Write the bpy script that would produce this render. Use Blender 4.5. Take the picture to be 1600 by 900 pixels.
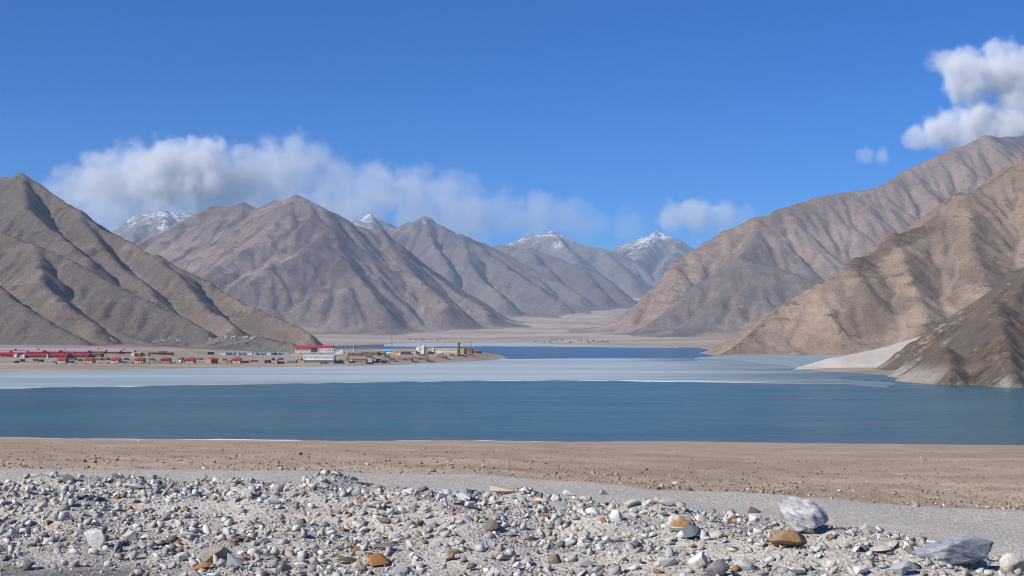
import bpy, math, random
import numpy as np
from mathutils import Matrix, Vector, Euler

for o in list(bpy.data.objects): bpy.data.objects.remove(o)
SC = bpy.context.scene
COL = SC.collection
RNG = np.random.default_rng(7)
R = math.radians

# ------------------------------------------------------------------ camera, sky, sun, exposure
EYE = 20.0                       # the eye stands 20 m above the lake
FPX = 2222.0                     # focal length in photograph pixels (1600 wide): a 50 mm lens
PITCH = math.atan(72.0 / FPX)
cam_d = bpy.data.cameras.new('camera'); cam = bpy.data.objects.new('camera', cam_d); COL.objects.link(cam)
cam_d.sensor_width = 36.0; cam_d.lens = 36.0 * FPX / 1600.0
cam_d.clip_start = 0.5; cam_d.clip_end = 80000.0
cam.location = (0, 0, EYE); cam.rotation_euler = (R(90) + PITCH, 0, 0)
SC.camera = cam

SUN_EL, SUN_AZ = 36.0, 238.0      # azimuth clockwise from +Y (the view direction): behind the left shoulder
w = bpy.data.worlds.new('World'); SC.world = w; w.use_nodes = True
wn = w.node_tree.nodes; wl = w.node_tree.links
sky = wn.new('ShaderNodeTexSky'); sky.sky_type = 'NISHITA'; sky.sun_disc = False
sky.sun_elevation = R(SUN_EL); sky.sun_rotation = R(SUN_AZ)
sky.altitude = 3300; sky.air_density = 1.0; sky.dust_density = 0.05; sky.ozone_density = 6.0
hs = wn.new('ShaderNodeHueSaturation'); hs.inputs['Saturation'].default_value = 1.7; hs.inputs['Hue'].default_value = 0.506
wl.new(sky.outputs[0], hs.inputs['Color']); tn = wn.new('ShaderNodeMix'); tn.data_type = 'RGBA'; tn.blend_type = 'MULTIPLY'; tn.inputs[0].default_value = 1.0; tn.inputs[7].default_value = (.56, .92, 1.06, 1)
wl.new(hs.outputs[0], tn.inputs[6]); wl.new(tn.outputs[2], wn['Background'].inputs['Color']); wn['Background'].inputs['Strength'].default_value = 0.093
sd = bpy.data.lights.new('sun', 'SUN'); so = bpy.data.objects.new('sun', sd); COL.objects.link(so)
sd.energy = 5.0; sd.angle = R(0.5); sd.color = (1.0, 0.94, 0.845)
_az, _el = R(SUN_AZ), R(SUN_EL)
SUN_DIR = Vector((math.sin(_az) * math.cos(_el), math.cos(_az) * math.cos(_el), math.sin(_el)))
so.rotation_euler = (-SUN_DIR).to_track_quat('-Z', 'Y').to_euler()
SC.view_settings.view_transform = 'Standard'; SC.view_settings.look = 'None'
SC.view_settings.exposure = 0.22; SC.view_settings.gamma = 1.0; SC.view_settings.use_curve_mapping = False
SC.render.engine = 'CYCLES'
SC.cycles.max_bounces = 6; SC.cycles.diffuse_bounces = 2; SC.cycles.glossy_bounces = 3
SC.cycles.volume_bounces = 4; SC.cycles.transparent_max_bounces = 8
SC.cycles.use_denoising = True
SC.cycles.pixel_filter_type = 'BLACKMAN_HARRIS'; SC.cycles.filter_width = 1.05
SC.cycles.volume_max_steps = 256

# ------------------------------------------------------------------ helpers
_cp, _sp = math.cos(PITCH), math.sin(PITCH)
def ray(px, py):
    x = (px - 800.0) / FPX; v = (450.0 - py) / FPX
    return x, _cp - v * _sp, _sp + v * _cp            # direction in world axes
def P(px, py, D):
    """the point at world depth D on the line of sight of a place in the view"""
    x, y, z = ray(px, py); k = D / y
    return (x * k, D, EYE + z * k)
def W(px, py, z=0.0):
    """the point at height z seen at that place in the view"""
    x, y, zz = ray(px, py); k = (z - EYE) / zz
    return (x * k, y * k)

def h2(ix, iy, seed):
    n = (ix.astype(np.int64) * 374761393 + iy.astype(np.int64) * 668265263 + seed * 1442695041) & 0xffffffff
    n = ((n ^ (n >> 13)) * 1274126177) & 0xffffffff
    n = ((n ^ (n >> 16)) * 2246822519) & 0xffffffff
    return (n ^ (n >> 15)) / 4294967296.0
def pn(x, y, seed=0):
    x = np.asarray(x, float); y = np.asarray(y, float)
    xi = np.floor(x); yi = np.floor(y); fx = x - xi; fy = y - yi
    u = fx * fx * fx * (fx * (fx * 6 - 15) + 10); v = fy * fy * fy * (fy * (fy * 6 - 15) + 10)
    def g(dx, dy):
        a = h2(xi + dx, yi + dy, seed) * (2 * math.pi)
        return np.cos(a) * (fx - dx) + np.sin(a) * (fy - dy)
    a = g(0, 0); b = g(1, 0); c = g(0, 1); d = g(1, 1)
    return 1.5 * ((a * (1 - u) + b * u) * (1 - v) + (c * (1 - u) + d * u) * v)
def fbm(x, y, octv=5, seed=0, gain=0.5, ridged=False):
    s = 0; a = 1.0; t = 0; f = 1.0
    for k in range(octv):
        n = pn(x * f + 17.3 * k, y * f - 9.1 * k, seed + k)
        if ridged: n = 1 - 2 * np.abs(n)
        s = s + a * n; t += a; a *= gain; f *= 2.03
    return s / t
def sstep(a, b, x):
    t = np.clip((x - a) / (b - a), 0, 1); return t * t * (3 - 2 * t)

def tag(o, label=None, cat=None, group=None, kind=None):
    if label: o['label'] = label
    if cat: o['category'] = cat
    if group: o['group'] = group
    if kind: o['kind'] = kind
    return o
def mesh_obj(name, V, F, mat=None, parent=None, smooth=True, attrs=None):
    """V (n,3), F (m,3 or 4) arrays or lists -> one linked mesh object"""
    me = bpy.data.meshes.new(name)
    if isinstance(F, np.ndarray):
        V = np.asarray(V, np.float32); k = F.shape[1]
        me.vertices.add(len(V)); me.vertices.foreach_set('co', V.ravel())
        me.loops.add(F.size); me.loops.foreach_set('vertex_index', F.astype(np.int32).ravel())
        me.polygons.add(len(F)); me.polygons.foreach_set('loop_start', np.arange(0, F.size, k, dtype=np.int32))
        me.update(calc_edges=True)
    else:
        me.from_pydata([tuple(v) for v in V], [], F); me.update()
    if smooth: me.polygons.foreach_set('use_smooth', np.ones(len(me.polygons), bool))
    for an, av in (attrs or {}).items():
        at = me.attributes.new(an, 'FLOAT', 'POINT'); at.data.foreach_set('value', np.asarray(av, np.float32))
    if mat: me.materials.append(mat)
    o = bpy.data.objects.new(name, me); COL.objects.link(o)
    if parent: o.parent = parent
    return o
def grid_faces(ny, nx, keep=None):
    i = np.arange(ny * nx).reshape(ny, nx)
    F = np.stack([i[:-1, :-1], i[:-1, 1:], i[1:, 1:], i[1:, :-1]], -1).reshape(-1, 4)
    if keep is not None:
        F = F[keep.ravel()[F].any(1)]
    return F
def compact(V, F, attrs):
    used = np.zeros(len(V), bool); used[F.ravel()] = True
    idx = np.cumsum(used) - 1
    return V[used], idx[F], {k: v[used] for k, v in attrs.items()}

# ------------------------------------------------------------------ materials
class NT:
    def __init__(s, name):
        s.m = bpy.data.materials.new(name); s.m.use_nodes = True
        s.t = s.m.node_tree; s.n = s.t.nodes; s.l = s.t.links; s.b = s.n['Principled BSDF']
        s.out = s.n['Material Output']
    def node(s, ty, **kw):
        nd = s.n.new(ty)
        for k, v in kw.items():
            if hasattr(nd, k): setattr(nd, k, v)
            else: s.put(nd.inputs[k.replace('_', ' ').title() if k.replace('_', ' ').title() in nd.inputs else k], v)
        return nd
    def put(s, sock, v):
        if isinstance(v, bpy.types.NodeSocket): s.l.new(v, sock)
        elif isinstance(v, (tuple, list)) and sock.type == 'RGBA' and len(v) == 3: sock.default_value = (*v, 1)
        else: sock.default_value = v
    def pos(s, scale=(1, 1, 1), obj=False):
        g = s.n.new('ShaderNodeTexCoord').outputs['Object'] if obj else s.n.new('ShaderNodeNewGeometry').outputs['Position']
        mp = s.n.new('ShaderNodeMapping'); s.l.new(g, mp.inputs['Vector']); mp.inputs['Scale'].default_value = scale
        return mp.outputs[0]
    def noise(s, vec, scale, detail=5, rough=0.55, dist=0.0):
        nd = s.n.new('ShaderNodeTexNoise'); s.l.new(vec, nd.inputs['Vector'])
        nd.inputs['Scale'].default_value = scale; nd.inputs['Detail'].default_value = detail
        nd.inputs['Roughness'].default_value = rough; nd.inputs['Distortion'].default_value = dist
        return nd.outputs[0]
    def ramp(s, fac, lo, hi, clamp=True, smooth=True):
        nd = s.n.new('ShaderNodeMapRange'); nd.clamp = clamp
        if smooth: nd.interpolation_type = 'SMOOTHSTEP'
        s.put(nd.inputs[0], fac); nd.inputs[1].default_value = lo; nd.inputs[2].default_value = hi
        return nd.outputs[0]
    def math(s, op, a, b=0.0, c=0.0):
        nd = s.n.new('ShaderNodeMath'); nd.operation = op
        s.put(nd.inputs[0], a); s.put(nd.inputs[1], b); s.put(nd.inputs[2], c); return nd.outputs[0]
    def mix(s, fac, a, b, mode='MIX'):
        nd = s.n.new('ShaderNodeMix'); nd.data_type = 'RGBA'; nd.blend_type = mode
        s.put(nd.inputs[0], fac); s.put(nd.inputs[6], a); s.put(nd.inputs[7], b); return nd.outputs[2]
    def attr(s, name):
        nd = s.n.new('ShaderNodeAttribute'); nd.attribute_name = name; return nd.outputs['Fac']
    def bump(s, h, strength=0.5, dist=1.0):
        nd = s.n.new('ShaderNodeBump'); s.put(nd.inputs['Height'], h)
        nd.inputs['Strength'].default_value = strength; nd.inputs['Distance'].default_value = dist
        s.l.new(nd.outputs[0], s.b.inputs['Normal']); return nd
    def fin(s, col, rough=0.9, spec=0.2):
        s.put(s.b.inputs['Base Color'], col); s.put(s.b.inputs['Roughness'], rough)
        s.b.inputs['Specular IOR Level'].default_value = spec; return s.m
def plain(name, col, rough=0.8, var=0.12, scale=0.6):
    t = NT(name); p = t.pos()
    n = t.noise(p, scale, 4)
    c2 = tuple(max(0, c * (1 - var * 2)) for c in col); c1 = tuple(min(1, c * (1 + var)) for c in col)
    return t.fin(t.mix(t.ramp(n, .35, .7), c2, c1), rough)

def mountain_mat(name, scree, pale, dark, rock, rock_amt=0.5, dark_amt=0.5, scale=1.0, snow=None, dist=1700.0):
    """scree: main colour; pale: sand lying in the gullies; dark: dark gravel, other darker patches, painted gully shade; rock: outcrops"""
    t = NT(name); p = t.pos()
    gs = 1700.0 / dist                  # grain size that still reads from afar: boulders near, outcrops far
    big = t.noise(p, 0.0016 * scale, 4, 0.5, 0.6); mid = t.noise(p, 0.009 * scale, 6, 0.62, 0.8)
    fine = t.noise(p, 0.07 * scale, 6, 0.7)
    g = t.attr('gully'); rk = t.attr('rock'); dk = t.attr('dark'); fl = t.attr('flow')
    nz = t.n.new('ShaderNodeSeparateXYZ'); t.l.new(t.n.new('ShaderNodeNewGeometry').outputs['True Normal'], nz.inputs[0])
    steep = t.ramp(t.math('ADD', nz.outputs[2], t.math('MULTIPLY', fine, -0.22)), 0.78, 0.60)
    c = t.mix(t.ramp(mid, .40, .60), tuple(x * 1.08 for x in scree), tuple(x * .70 for x in scree))
    c = t.mix(t.math('MULTIPLY', t.ramp(big, .45, .65), dark_amt), c, dark)
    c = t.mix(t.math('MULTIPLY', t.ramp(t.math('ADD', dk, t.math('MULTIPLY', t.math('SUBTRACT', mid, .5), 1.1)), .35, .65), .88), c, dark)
    c = t.mix(t.math('MULTIPLY', t.ramp(t.math('ADD', g, t.math('MULTIPLY', t.math('SUBTRACT', fine, .5), .5)), .05, .9), .75), c, pale)
    rf = t.math('MAXIMUM', t.math('MULTIPLY', steep, rock_amt), t.ramp(t.math('ADD', rk, t.math('MULTIPLY', t.math('SUBTRACT', mid, .5), 1.6)), .35, .62))
    rcol = t.mix(t.ramp(t.noise(t.pos((1, 1, 2.5)), 0.03 * scale, 6, .7, 1.5), .35, .65), rock, tuple(x * .55 for x in rock))
    c = t.mix(rf, c, rcol)
    c = t.mix(t.math('MULTIPLY', t.ramp(t.math('ADD', fl, t.math('MULTIPLY', t.math('SUBTRACT', mid, .5), .9)), .58, .95), .50), c, pale)
    spk = t.noise(t.pos((1, 1, 1.6)), 0.022 * scale, 7, .75, 1.0)
    c = t.mix(t.math('MULTIPLY', t.ramp(spk, .585, .63), .62), c, tuple(x * .42 for x in rock))
    c = t.mix(t.math('MULTIPLY', t.ramp(spk, .40, .33), .35), c, pale)
    dots = t.noise(p, 0.20 * gs, 5, .78); where = t.ramp(t.noise(p, 0.006 * scale, 4, .6, .5), .46, .60)
    c = t.mix(t.math('MULTIPLY', t.math('MULTIPLY', t.ramp(dots, .52, .60), where), .65), c, tuple(x * .45 for x in rock))
    c = t.mix(t.math('MULTIPLY', t.ramp(fine, .52, .72), .35), c, tuple(x * .5 for x in scree))
    crest = t.attr('crest')          # bare rock stands out along the ribs, scree lies between
    oc = t.ramp(t.math('ADD', t.math('MULTIPLY', crest, .42), t.math('MULTIPLY', t.math('SUBTRACT', t.noise(p, 0.075 * gs, 6, .78, .8), .5), 3.0)), .46, .60)
    c = t.mix(t.math('MULTIPLY', oc, .78), c, t.mix(t.ramp(dots, .4, .6), tuple(x * .75 for x in rock), tuple(x * .34 for x in rock)))
    grain = t.noise(p, 0.40 * gs, 4, .8)
    c = t.mix(t.math('MULTIPLY', t.ramp(grain, .50, .64), .42), c, tuple(x * .38 for x in scree))
    c = t.mix(t.math('MULTIPLY', t.ramp(grain, .47, .36), .30), c, pale)
    if snow:
        z0, z1 = snow
        ps = t.n.new('ShaderNodeSeparateXYZ'); t.l.new(t.pos(), ps.inputs[0])
        sn = t.math('ADD', ps.outputs[2], t.math('MULTIPLY', t.math('SUBTRACT', mid, .5), (z1 - z0) * 2.2))
        sn = t.math('ADD', sn, t.math('MULTIPLY', t.attr('gully'), (z1 - z0) * .8))
        sn = t.math('MULTIPLY', t.ramp(sn, z0, z1), t.ramp(t.math('ADD', t.noise(p, 0.05 * scale, 7, .75, 1.2), t.math('MULTIPLY', t.ramp(sn, z0, z1 * 1.3), .10)), .50, .60))
        c = t.mix(t.math('MULTIPLY', sn, .85), c, (.72, .74, .78))
    t.bump(t.math('ADD', t.math('MULTIPLY', fine, 5.0), t.math('MULTIPLY', t.noise(p, 0.3 * scale, 4, .7), 1.2)), 0.6, 1.0 / scale)
    return t.fin(c, 0.95, 0.1)
# ------------------------------------------------------------------ the ground: beach, lake bed, town plain, valley floor
def poly_sd(x, y, poly):
    """signed distance to a closed polygon, positive inside"""
    d2 = np.full(x.shape, 1e18); ins = np.zeros(x.shape, bool)
    n = len(poly)
    for i in range(n):
        ax, ay = poly[i]; bx, by = poly[(i + 1) % n]
        ex, ey = bx - ax, by - ay
        t = np.clip(((x - ax) * ex + (y - ay) * ey) / (ex * ex + ey * ey + 1e-9), 0, 1)
        d2 = np.minimum(d2, (x - ax - t * ex) ** 2 + (y - ay - t * ey) ** 2)
        c = ((ay > y) != (by > y))
        xi = ax + (y - ay) * ex / (ey if abs(ey) > 1e-9 else 1e-9)
        ins ^= c & (x < xi)
    d = np.sqrt(d2); return np.where(ins, d, -d)
NEAR_SHORE = [(-900, 676), (-400, 681), (0, 684), (150, 686), (300, 687), (600, 690), (760, 689), (900, 690.5), (1060, 689.5), (1300, 693), (1450, 695), (1600, 697.5), (2000, 706), (2600, 715)]
FAR_SHORE = [(2600, 610), (2000, 600), (1600, 596), (1500, 595), (1440, 594), (1400, 591), (1380, 585.5), (1340, 583), (1285, 580.5), (1240, 577.5), (1250, 575), (1330, 566), (1420, 560), (1420, 557),
             (1290, 556.5), (1180, 556.5), (1118, 556), (1100, 553), (1114, 548), (1090, 543.5), (1060, 542.7), (1000, 541.5), (950, 540.3), (850, 537.2), (780, 536.4), (700, 536), (640, 536.5), (600, 538), (540, 540), (470, 543), (520, 546),
             (640, 549), (700, 550), (760, 551.5), (784, 555), (793, 559.5), (780, 563), (700, 567), (640, 570), (560, 572.5), (450, 574), (300, 576), (150, 579.5), (0, 582), (-200, 585), (-500, 587), (-900, 590)]
LAKE = [W(*p) for p in NEAR_SHORE] + [W(*p) for p in FAR_SHORE]
NS = np.array([W(*p) for p in NEAR_SHORE])
# edges of the gravel track, as (view x, view y) on a plane 2.4 m below the eye
TZ = EYE - 2.4
ROAD_FAR = np.array([W(px, py, TZ) for px, py in [(-500, 732), (0, 733), (400, 734), (700, 739), (850, 749), (1000, 761), (1200, 774), (1400, 786), (1600, 798), (2000, 824)]])
ROAD_NEAR = np.array([W(px, py, TZ) for px, py in [(-500, 770), (0, 774), (250, 770), (500, 773), (700, 785), (900, 797), (1100, 815), (1240, 832), (1350, 852), (1600, 884), (2000, 924)]])
def ground_z(x, y, detail=True):
    x = np.asarray(x, float); y = np.asarray(y, float)
    d = -poly_sd(x, y, LAKE)                                   # distance outside the lake
    far = np.interp(d, [-400, -20, 0, 20, 170, 240, 340, 600, 800, 1400, 2500, 4200, 7000, 12000], [-6, -1.2, 0, .8, 2.0, 4, 7, 12, 18, 45, 85, 175, 330, 560])
    az = x / np.maximum(y, 1) * FPX + 800
    bank = sstep(430, 560, az) * sstep(1200, 1000, az) * sstep(1800, 1300, y)
    far = far + np.where(d > 0, bank * 4.2 * sstep(2, 32, d) * (1 + .25 * pn(x / 40, y / 40, 5)), 0)
    if detail:
        far = far + sstep(30, 900, d) * fbm(x / 260, y / 260, 4, 3) * np.minimum(d * .012, 14) + sstep(5, 60, d) * .5 * pn(x / 30, y / 30, 9)
    ysh = np.interp(x, NS[:, 0], NS[:, 1])
    yr = np.interp(x, ROAD_FAR[:, 0], ROAD_FAR[:, 1])
    t = np.clip((y - yr) / np.maximum(ysh - yr, 1), 0, 1.3)
    near = TZ * (1 - t) - .9 * np.sin(np.pi * np.clip(t, 0, 1)) * 0 + .55 * np.sin(np.pi * np.clip(t, 0, 1)) * (1 - t)
    near = np.where(y < yr, TZ, near)
    if detail:
        near = near + .05 * pn(x / 1.6, y / 1.6, 21) * sstep(40, 12, y) + .18 * fbm(x / 9, y / 9, 3, 22) * sstep(yr + 1, yr + 8, y) * sstep(200, 60, y)
        near = near + .10 * fbm(x / 1.1, y / .8, 3, 31) * sstep(yr - .1, yr + 1.0, y) * sstep(70, 40, y)
    near = np.where(d < 0, np.maximum(-6, d * .06), near)
    out = np.where((y < ysh + 30), near, far)
    # the rubble bank between the eye and the track
    rn = np.interp(x, ROAD_NEAR[:, 0], ROAD_NEAR[:, 1])
    s = rn - y
    right = sstep(5.6, 2.6, x + .0 * y)
    bankz = sstep(-.3, 1.6, s) * (.10 + .22 * right + .12 * pn(x / 1.7, y / 1.4, 41) * right + .13 * pn(x / .7, y / .6, 43))
    bankz = bankz * (1 - .75 * sstep(3.0, 6.5, s) * 1.0)
    bankz = bankz * (1 - sstep(-3.4, -4.6, x) * sstep(14.9, 14.0, y))
    out = out + np.where(y < rn + .5, bankz, 0)
    return out
def make_ground():
    ty = np.concatenate([np.linspace(-250, 4, 20), np.geomspace(5, 11, 22)[:-1], np.geomspace(11, 32, 190)[:-1], np.geomspace(32, 290, 130)[:-1], np.geomspace(290, 700, 25)[:-1],
                         np.geomspace(700, 1500, 190)[:-1], np.geomspace(1500, 11500, 140)])
    u = np.concatenate([-np.geomspace(.43, 2.2, 14)[::-1], np.linspace(-.42, .42, 271), np.geomspace(.43, 2.2, 14)])
    Y, U = np.meshgrid(ty, u, indexing='ij')
    X = U * np.maximum(np.abs(Y), 14.0) 
    X = np.clip(X, -7800, 7800)
    Z = ground_z(X, Y)
    V = np.stack([X, Y, Z], -1).reshape(-1, 3)
    return mesh_obj('ground', V, grid_faces(*X.shape), ground_mat())
def ground_mat():
    t = NT('ground_gravel'); p = t.pos()
    sx = t.n.new('ShaderNodeSeparateXYZ'); t.l.new(p, sx.inputs[0]); yy = sx.outputs[1]
    n1 = t.noise(p, .25, 5); n2 = t.noise(p, 9.0, 6, .7); n3 = t.noise(p, .012, 5); n4 = t.noise(t.pos((.35, 1.4, 1)), .02, 6, .6)
    v = t.n.new('ShaderNodeTexVoronoi'); t.l.new(p, v.inputs['Vector']); v.inputs['Scale'].default_value = 22
    v2 = t.n.new('ShaderNodeTexVoronoi'); t.l.new(p, v2.inputs['Vector']); v2.inputs['Scale'].default_value = 5.5
    grey = t.mix(t.ramp(n2, .3, .72), (.36, .325, .28), (.56, .525, .47))
    vg = t.n.new('ShaderNodeRGBToBW'); t.l.new(v.outputs['Color'], vg.inputs[0])
    grey = t.mix(t.math('MULTIPLY', t.ramp(vg.outputs[0], .3, .7), .45), grey, (.42, .41, .39))
    tan = t.mix(t.ramp(n1, .35, .7), (.365, .275, .20), (.47, .375, .29))
    tan = t.mix(t.math('MULTIPLY', t.ramp(n2, .52, .66), .55), tan, (.19, .145, .11))
    tan = t.mix(t.math('MULTIPLY', t.ramp(v2.outputs['Distance'], .16, .05), .30), tan, (.60, .55, .49))
    # the track's far edge runs across the view; beyond it the beach is browner
    e = t.math('ADD', yy, t.math('MULTIPLY', t.math('SUBTRACT', n1, .5), 1.5))
    edge = t.attr('beach')
    c = t.mix(edge, grey, tan)
    plain_ = t.mix(t.ramp(n4, .35, .68), (.30, .235, .18), (.40, .33, .26))
    plain_ = t.mix(t.math('MULTIPLY', t.ramp(n3, .5, .68), .7), plain_, (.20, .165, .14))
    plain_ = t.mix(t.math('MULTIPLY', t.ramp(t.noise(p, .12, 4), .60, .70), .35), plain_, (.11, .09, .08))
    fan = t.mix(t.ramp(t.noise(t.pos((.5, 1.0, 1)), .004, 5, .6, .8), .40, .60), (.30, .24, .185), (.43, .35, .272))
    plain_ = t.mix(t.ramp(yy, 2300, 3000), plain_, fan)
    c = t.mix(t.attr('silt'), c, t.mix(t.ramp(n2, .35, .65), (.13, .125, .115), (.25, .24, .225)))
    c = t.mix(t.ramp(yy, 400, 600), c, plain_)
    b = t.n.new('ShaderNodeBump'); t.put(b.inputs['Height'], t.math('ADD', n2, t.math('MULTIPLY', v.outputs['Distance'], .6)))
    b.inputs['Strength'].default_value = .6; b.inputs['Distance'].default_value = .05
    t.l.new(b.outputs[0], t.b.inputs['Normal'])
    return t.fin(c, .95, .1)
ground = make_ground()
tag(ground, 'bare gravel and sand ground running from the rubble to the far valley', 'ground', kind='structure')
_co = np.empty(len(ground.data.vertices) * 3, np.float32); ground.data.vertices.foreach_get('co', _co); _co = _co.reshape(-1, 3)
_b = sstep(-.25, .25, _co[:, 1] - np.interp(_co[:, 0], ROAD_FAR[:, 0], ROAD_FAR[:, 1]) + .35 * pn(_co[:, 0] / .5, _co[:, 1] / .5, 77))
_a = ground.data.attributes.new('beach', 'FLOAT', 'POINT'); _a.data.foreach_set('value', _b.astype(np.float32))
_pz = _co[:, 0] / np.maximum(_co[:, 1], 1) * FPX + 800
_s = sstep(330, 170, _pz + 60 * pn(_co[:, 0] / .6, _co[:, 1] / .6, 78)) * sstep(15.0, 14.2, _co[:, 1] + .3 * pn(_co[:, 0] / .5, _co[:, 1] / .5, 79))
_a = ground.data.attributes.new('silt', 'FLOAT', 'POINT'); _a.data.foreach_set('value', _s.astype(np.float32))

# ------------------------------------------------------------------ mountains
def erode(h, cell, n=30000, steps=48, rounds=3, seed=1, k=0.25):
    flow = np.zeros(h.size)
    ny, nx = h.shape; H = (h / cell).astype(float).copy(); rng = np.random.default_rng(seed)
    for r in range(rounds):
        x = rng.uniform(1, nx - 3, n); y = rng.uniform(1, ny - 3, n); dx = np.zeros(n); dy = np.zeros(n)
        sed = np.zeros(n); vel = np.ones(n); wat = np.ones(n)
        for s in range(steps):
            ix = x.astype(int); iy = y.astype(int); fx = x - ix; fy = y - iy; b = iy * nx + ix
            f = H.ravel(); a0 = f[b]; a1 = f[b + 1]; a2 = f[b + nx]; a3 = f[b + nx + 1]
            gx = (a1 - a0) * (1 - fy) + (a3 - a2) * fy; gy = (a2 - a0) * (1 - fx) + (a3 - a1) * fx
            hh = (a0 * (1 - fx) + a1 * fx) * (1 - fy) + (a2 * (1 - fx) + a3 * fx) * fy
            dx = dx * .25 - gx * .75; dy = dy * .25 - gy * .75; L = np.sqrt(dx * dx + dy * dy) + 1e-6
            dx /= L; dy /= L
            x2 = np.clip(x + dx, 1, nx - 3); y2 = np.clip(y + dy, 1, ny - 3)
            ix2 = x2.astype(int); iy2 = y2.astype(int); fx2 = x2 - ix2; fy2 = y2 - iy2; b2 = iy2 * nx + ix2
            h2_ = (f[b2] * (1 - fx2) + f[b2 + 1] * fx2) * (1 - fy2) + (f[b2 + nx] * (1 - fx2) + f[b2 + nx + 1] * fx2) * fy2
            dh = h2_ - hh
            cap = np.maximum(-dh, .01) * vel * wat * 3.0
            dep = np.where((sed > cap) | (dh > 0), np.where(dh > 0, np.minimum(dh, sed), (sed - cap) * .25), -np.minimum((cap - sed) * k, np.maximum(-dh, 0) * .5))
            dep = np.clip(dep, -.10, .20)
            sed -= dep; flow += np.bincount(b, minlength=h.size)
            for q, ww in ((b, (1 - fx) * (1 - fy)), (b + 1, fx * (1 - fy)), (b + nx, (1 - fx) * fy), (b + nx + 1, fx * fy)):
                H += np.bincount(q, dep * ww, H.size).reshape(ny, nx)
            vel = np.sqrt(np.maximum(vel * vel - dh * 2, .05)); vel = np.minimum(vel, 3); wat *= .985
            x, y = x2, y2
    fl = np.log1p(blur(flow.reshape(ny, nx), 1)); fl = (fl - np.percentile(fl, 30)) / (np.percentile(fl, 99.3) - np.percentile(fl, 30) + 1e-6)
    return H * cell, np.clip(fl, 0, 1)
def blur(a, k=1):
    for _ in range(k):
        p = np.pad(a, 1, mode='edge')
        a = (p[1:-1, 1:-1] * 4 + (p[:-2, 1:-1] + p[2:, 1:-1] + p[1:-1, :-2] + p[1:-1, 2:]) * 2 + p[:-2, :-2] + p[:-2, 2:] + p[2:, :-2] + p[2:, 2:]) / 16
    return a
def mountain(name, label, mat, ridges, bounds, res, slope=.6, k=12.0, flute=(14, 60), rough=6.0, ero=(20000, 45, 2), seed=1, darks=(), rocks=(), concave=.0, warp=25.0, sandz=None, keep_below=8, dshift=0.0, over=1.6, crag=1.0, cthr=0.0):
    """ridges: list of (points in view x, view y, depth; slope or None). Height = soft maximum of all ridge roofs, fluted, then rain-worn."""
    x0, x1, y0, y1 = bounds
    if dshift:
        y0 += dshift; y1 += dshift; sh = lambda L: [(a, b, c + dshift) for a, b, c in L]
        ridges = [(sh(r[0]),) + tuple(r[1:]) for r in ridges]; darks = [(sh(a), b) for a, b in darks]; rocks = [(sh(a), b) for a, b in rocks]
    nx = int((x1 - x0) / res); ny = int((y1 - y0) / res)
    X, Y = np.meshgrid(np.linspace(x0, x1, nx), np.linspace(y0, y1, ny))
    WX = X + warp * fbm(X / (warp * 9), Y / (warp * 9), 4, seed + 50); WY = Y + warp * fbm(X / (warp * 9), Y / (warp * 9), 4, seed + 60)
    acc = None; arcs = 0
    for rd in ridges:
        pts = [P(*p) for p in rd[0]]; sl = (rd[1] if len(rd) > 1 and rd[1] else slope); fl = rd[2] if len(rd) > 2 else 1.0; bs = rd[3] if len(rd) > 3 else sl
        best = np.full(X.shape, -1e9); bt = np.zeros(X.shape); bd = np.zeros(X.shape); run = arcs
        for (a, b) in zip(pts[:-1], pts[1:]):
            ex, ey, ez = b[0] - a[0], b[1] - a[1], b[2] - a[2]; L2 = ex * ex + ey * ey; L = math.sqrt(L2)
            tu = ((WX - a[0]) * ex + (WY - a[1]) * ey) / L2; tt = np.clip(tu, 0, 1)
            cr = ex * (WY - a[1]) - ey * (WX - a[0])
            dd = np.hypot(cr / L, (tu - tt) * L * over)             # a roof falls off faster past its ends
            zz = a[2] + tt * ez - np.where(cr > 0, bs, sl) * dd
            m = zz > best
            best = np.where(m, zz, best); bd = np.where(m, dd, bd); bt = np.where(m, run + tt * L + np.where(cr > 0, 5000, 0), bt); run += L
        arcs = run + 777
        A, lam = flute
        g = sstep(0, lam * 2.2, bd)
        f1 = fbm(bt / lam + .35 * pn(X / lam / 3, Y / lam / 3, seed), bd / (lam * 9), 3, seed + 5, .55)
        patch = .35 + .85 * sstep(-.35, .45, pn(X / (lam * 5), Y / (lam * 5), seed + 90))
        best = best + fl * A * g * patch * (f1 - .1) * np.minimum(1, .45 + bd / (lam * 8))
        if acc is None: acc = best
        else:
            hi = np.maximum(acc, best); lo = np.minimum(acc, best)
            acc = hi + k * np.log1p(np.exp(np.clip((lo - hi) / k, -40, 0)))
    h = acc
    gz = ground_z(X, Y, detail=False)
    up = np.maximum(h - gz, 0)
    h = h + rough * fbm(X / (rough * 11), Y / (rough * 11), 6, seed + 11, .52, True) * sstep(-10, 60, h - gz)
    cx = fbm(X / (rough * 34) + 3.1, Y / (rough * 34), 4, seed + 71, .6); cmask = sstep(.08 - cthr, .32 - cthr, cx) * sstep(rough * .5, rough * 9, h - gz)
    wx = X + rough * 4 * pn(X / (rough * 7), Y / (rough * 7), seed + 75); wy = Y + rough * 4 * pn(X / (rough * 7), Y / (rough * 7), seed + 76)
    h = h + crag * cmask * rough * 1.25 * (fbm(wx / (rough * 5.5), wy / (rough * 5.5), 5, seed + 81, .6, True) + .1)
    h = np.where(h > gz - 60, h, gz - 60)
    if concave: h = gz + np.where(h > gz, h - gz + concave * 0, h - gz)
    # scree aprons: the slope eases where it meets the ground
    kk = 7.0 if sandz is None else sandz
    dlt = h - gz; h = gz + np.where(dlt > -60, kk * np.log1p(np.exp(np.clip(dlt / kk, -30, 30))) * (dlt < 30 * kk) + np.where(dlt >= 30 * kk, dlt, 0), 0) - keep_below * .5
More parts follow.
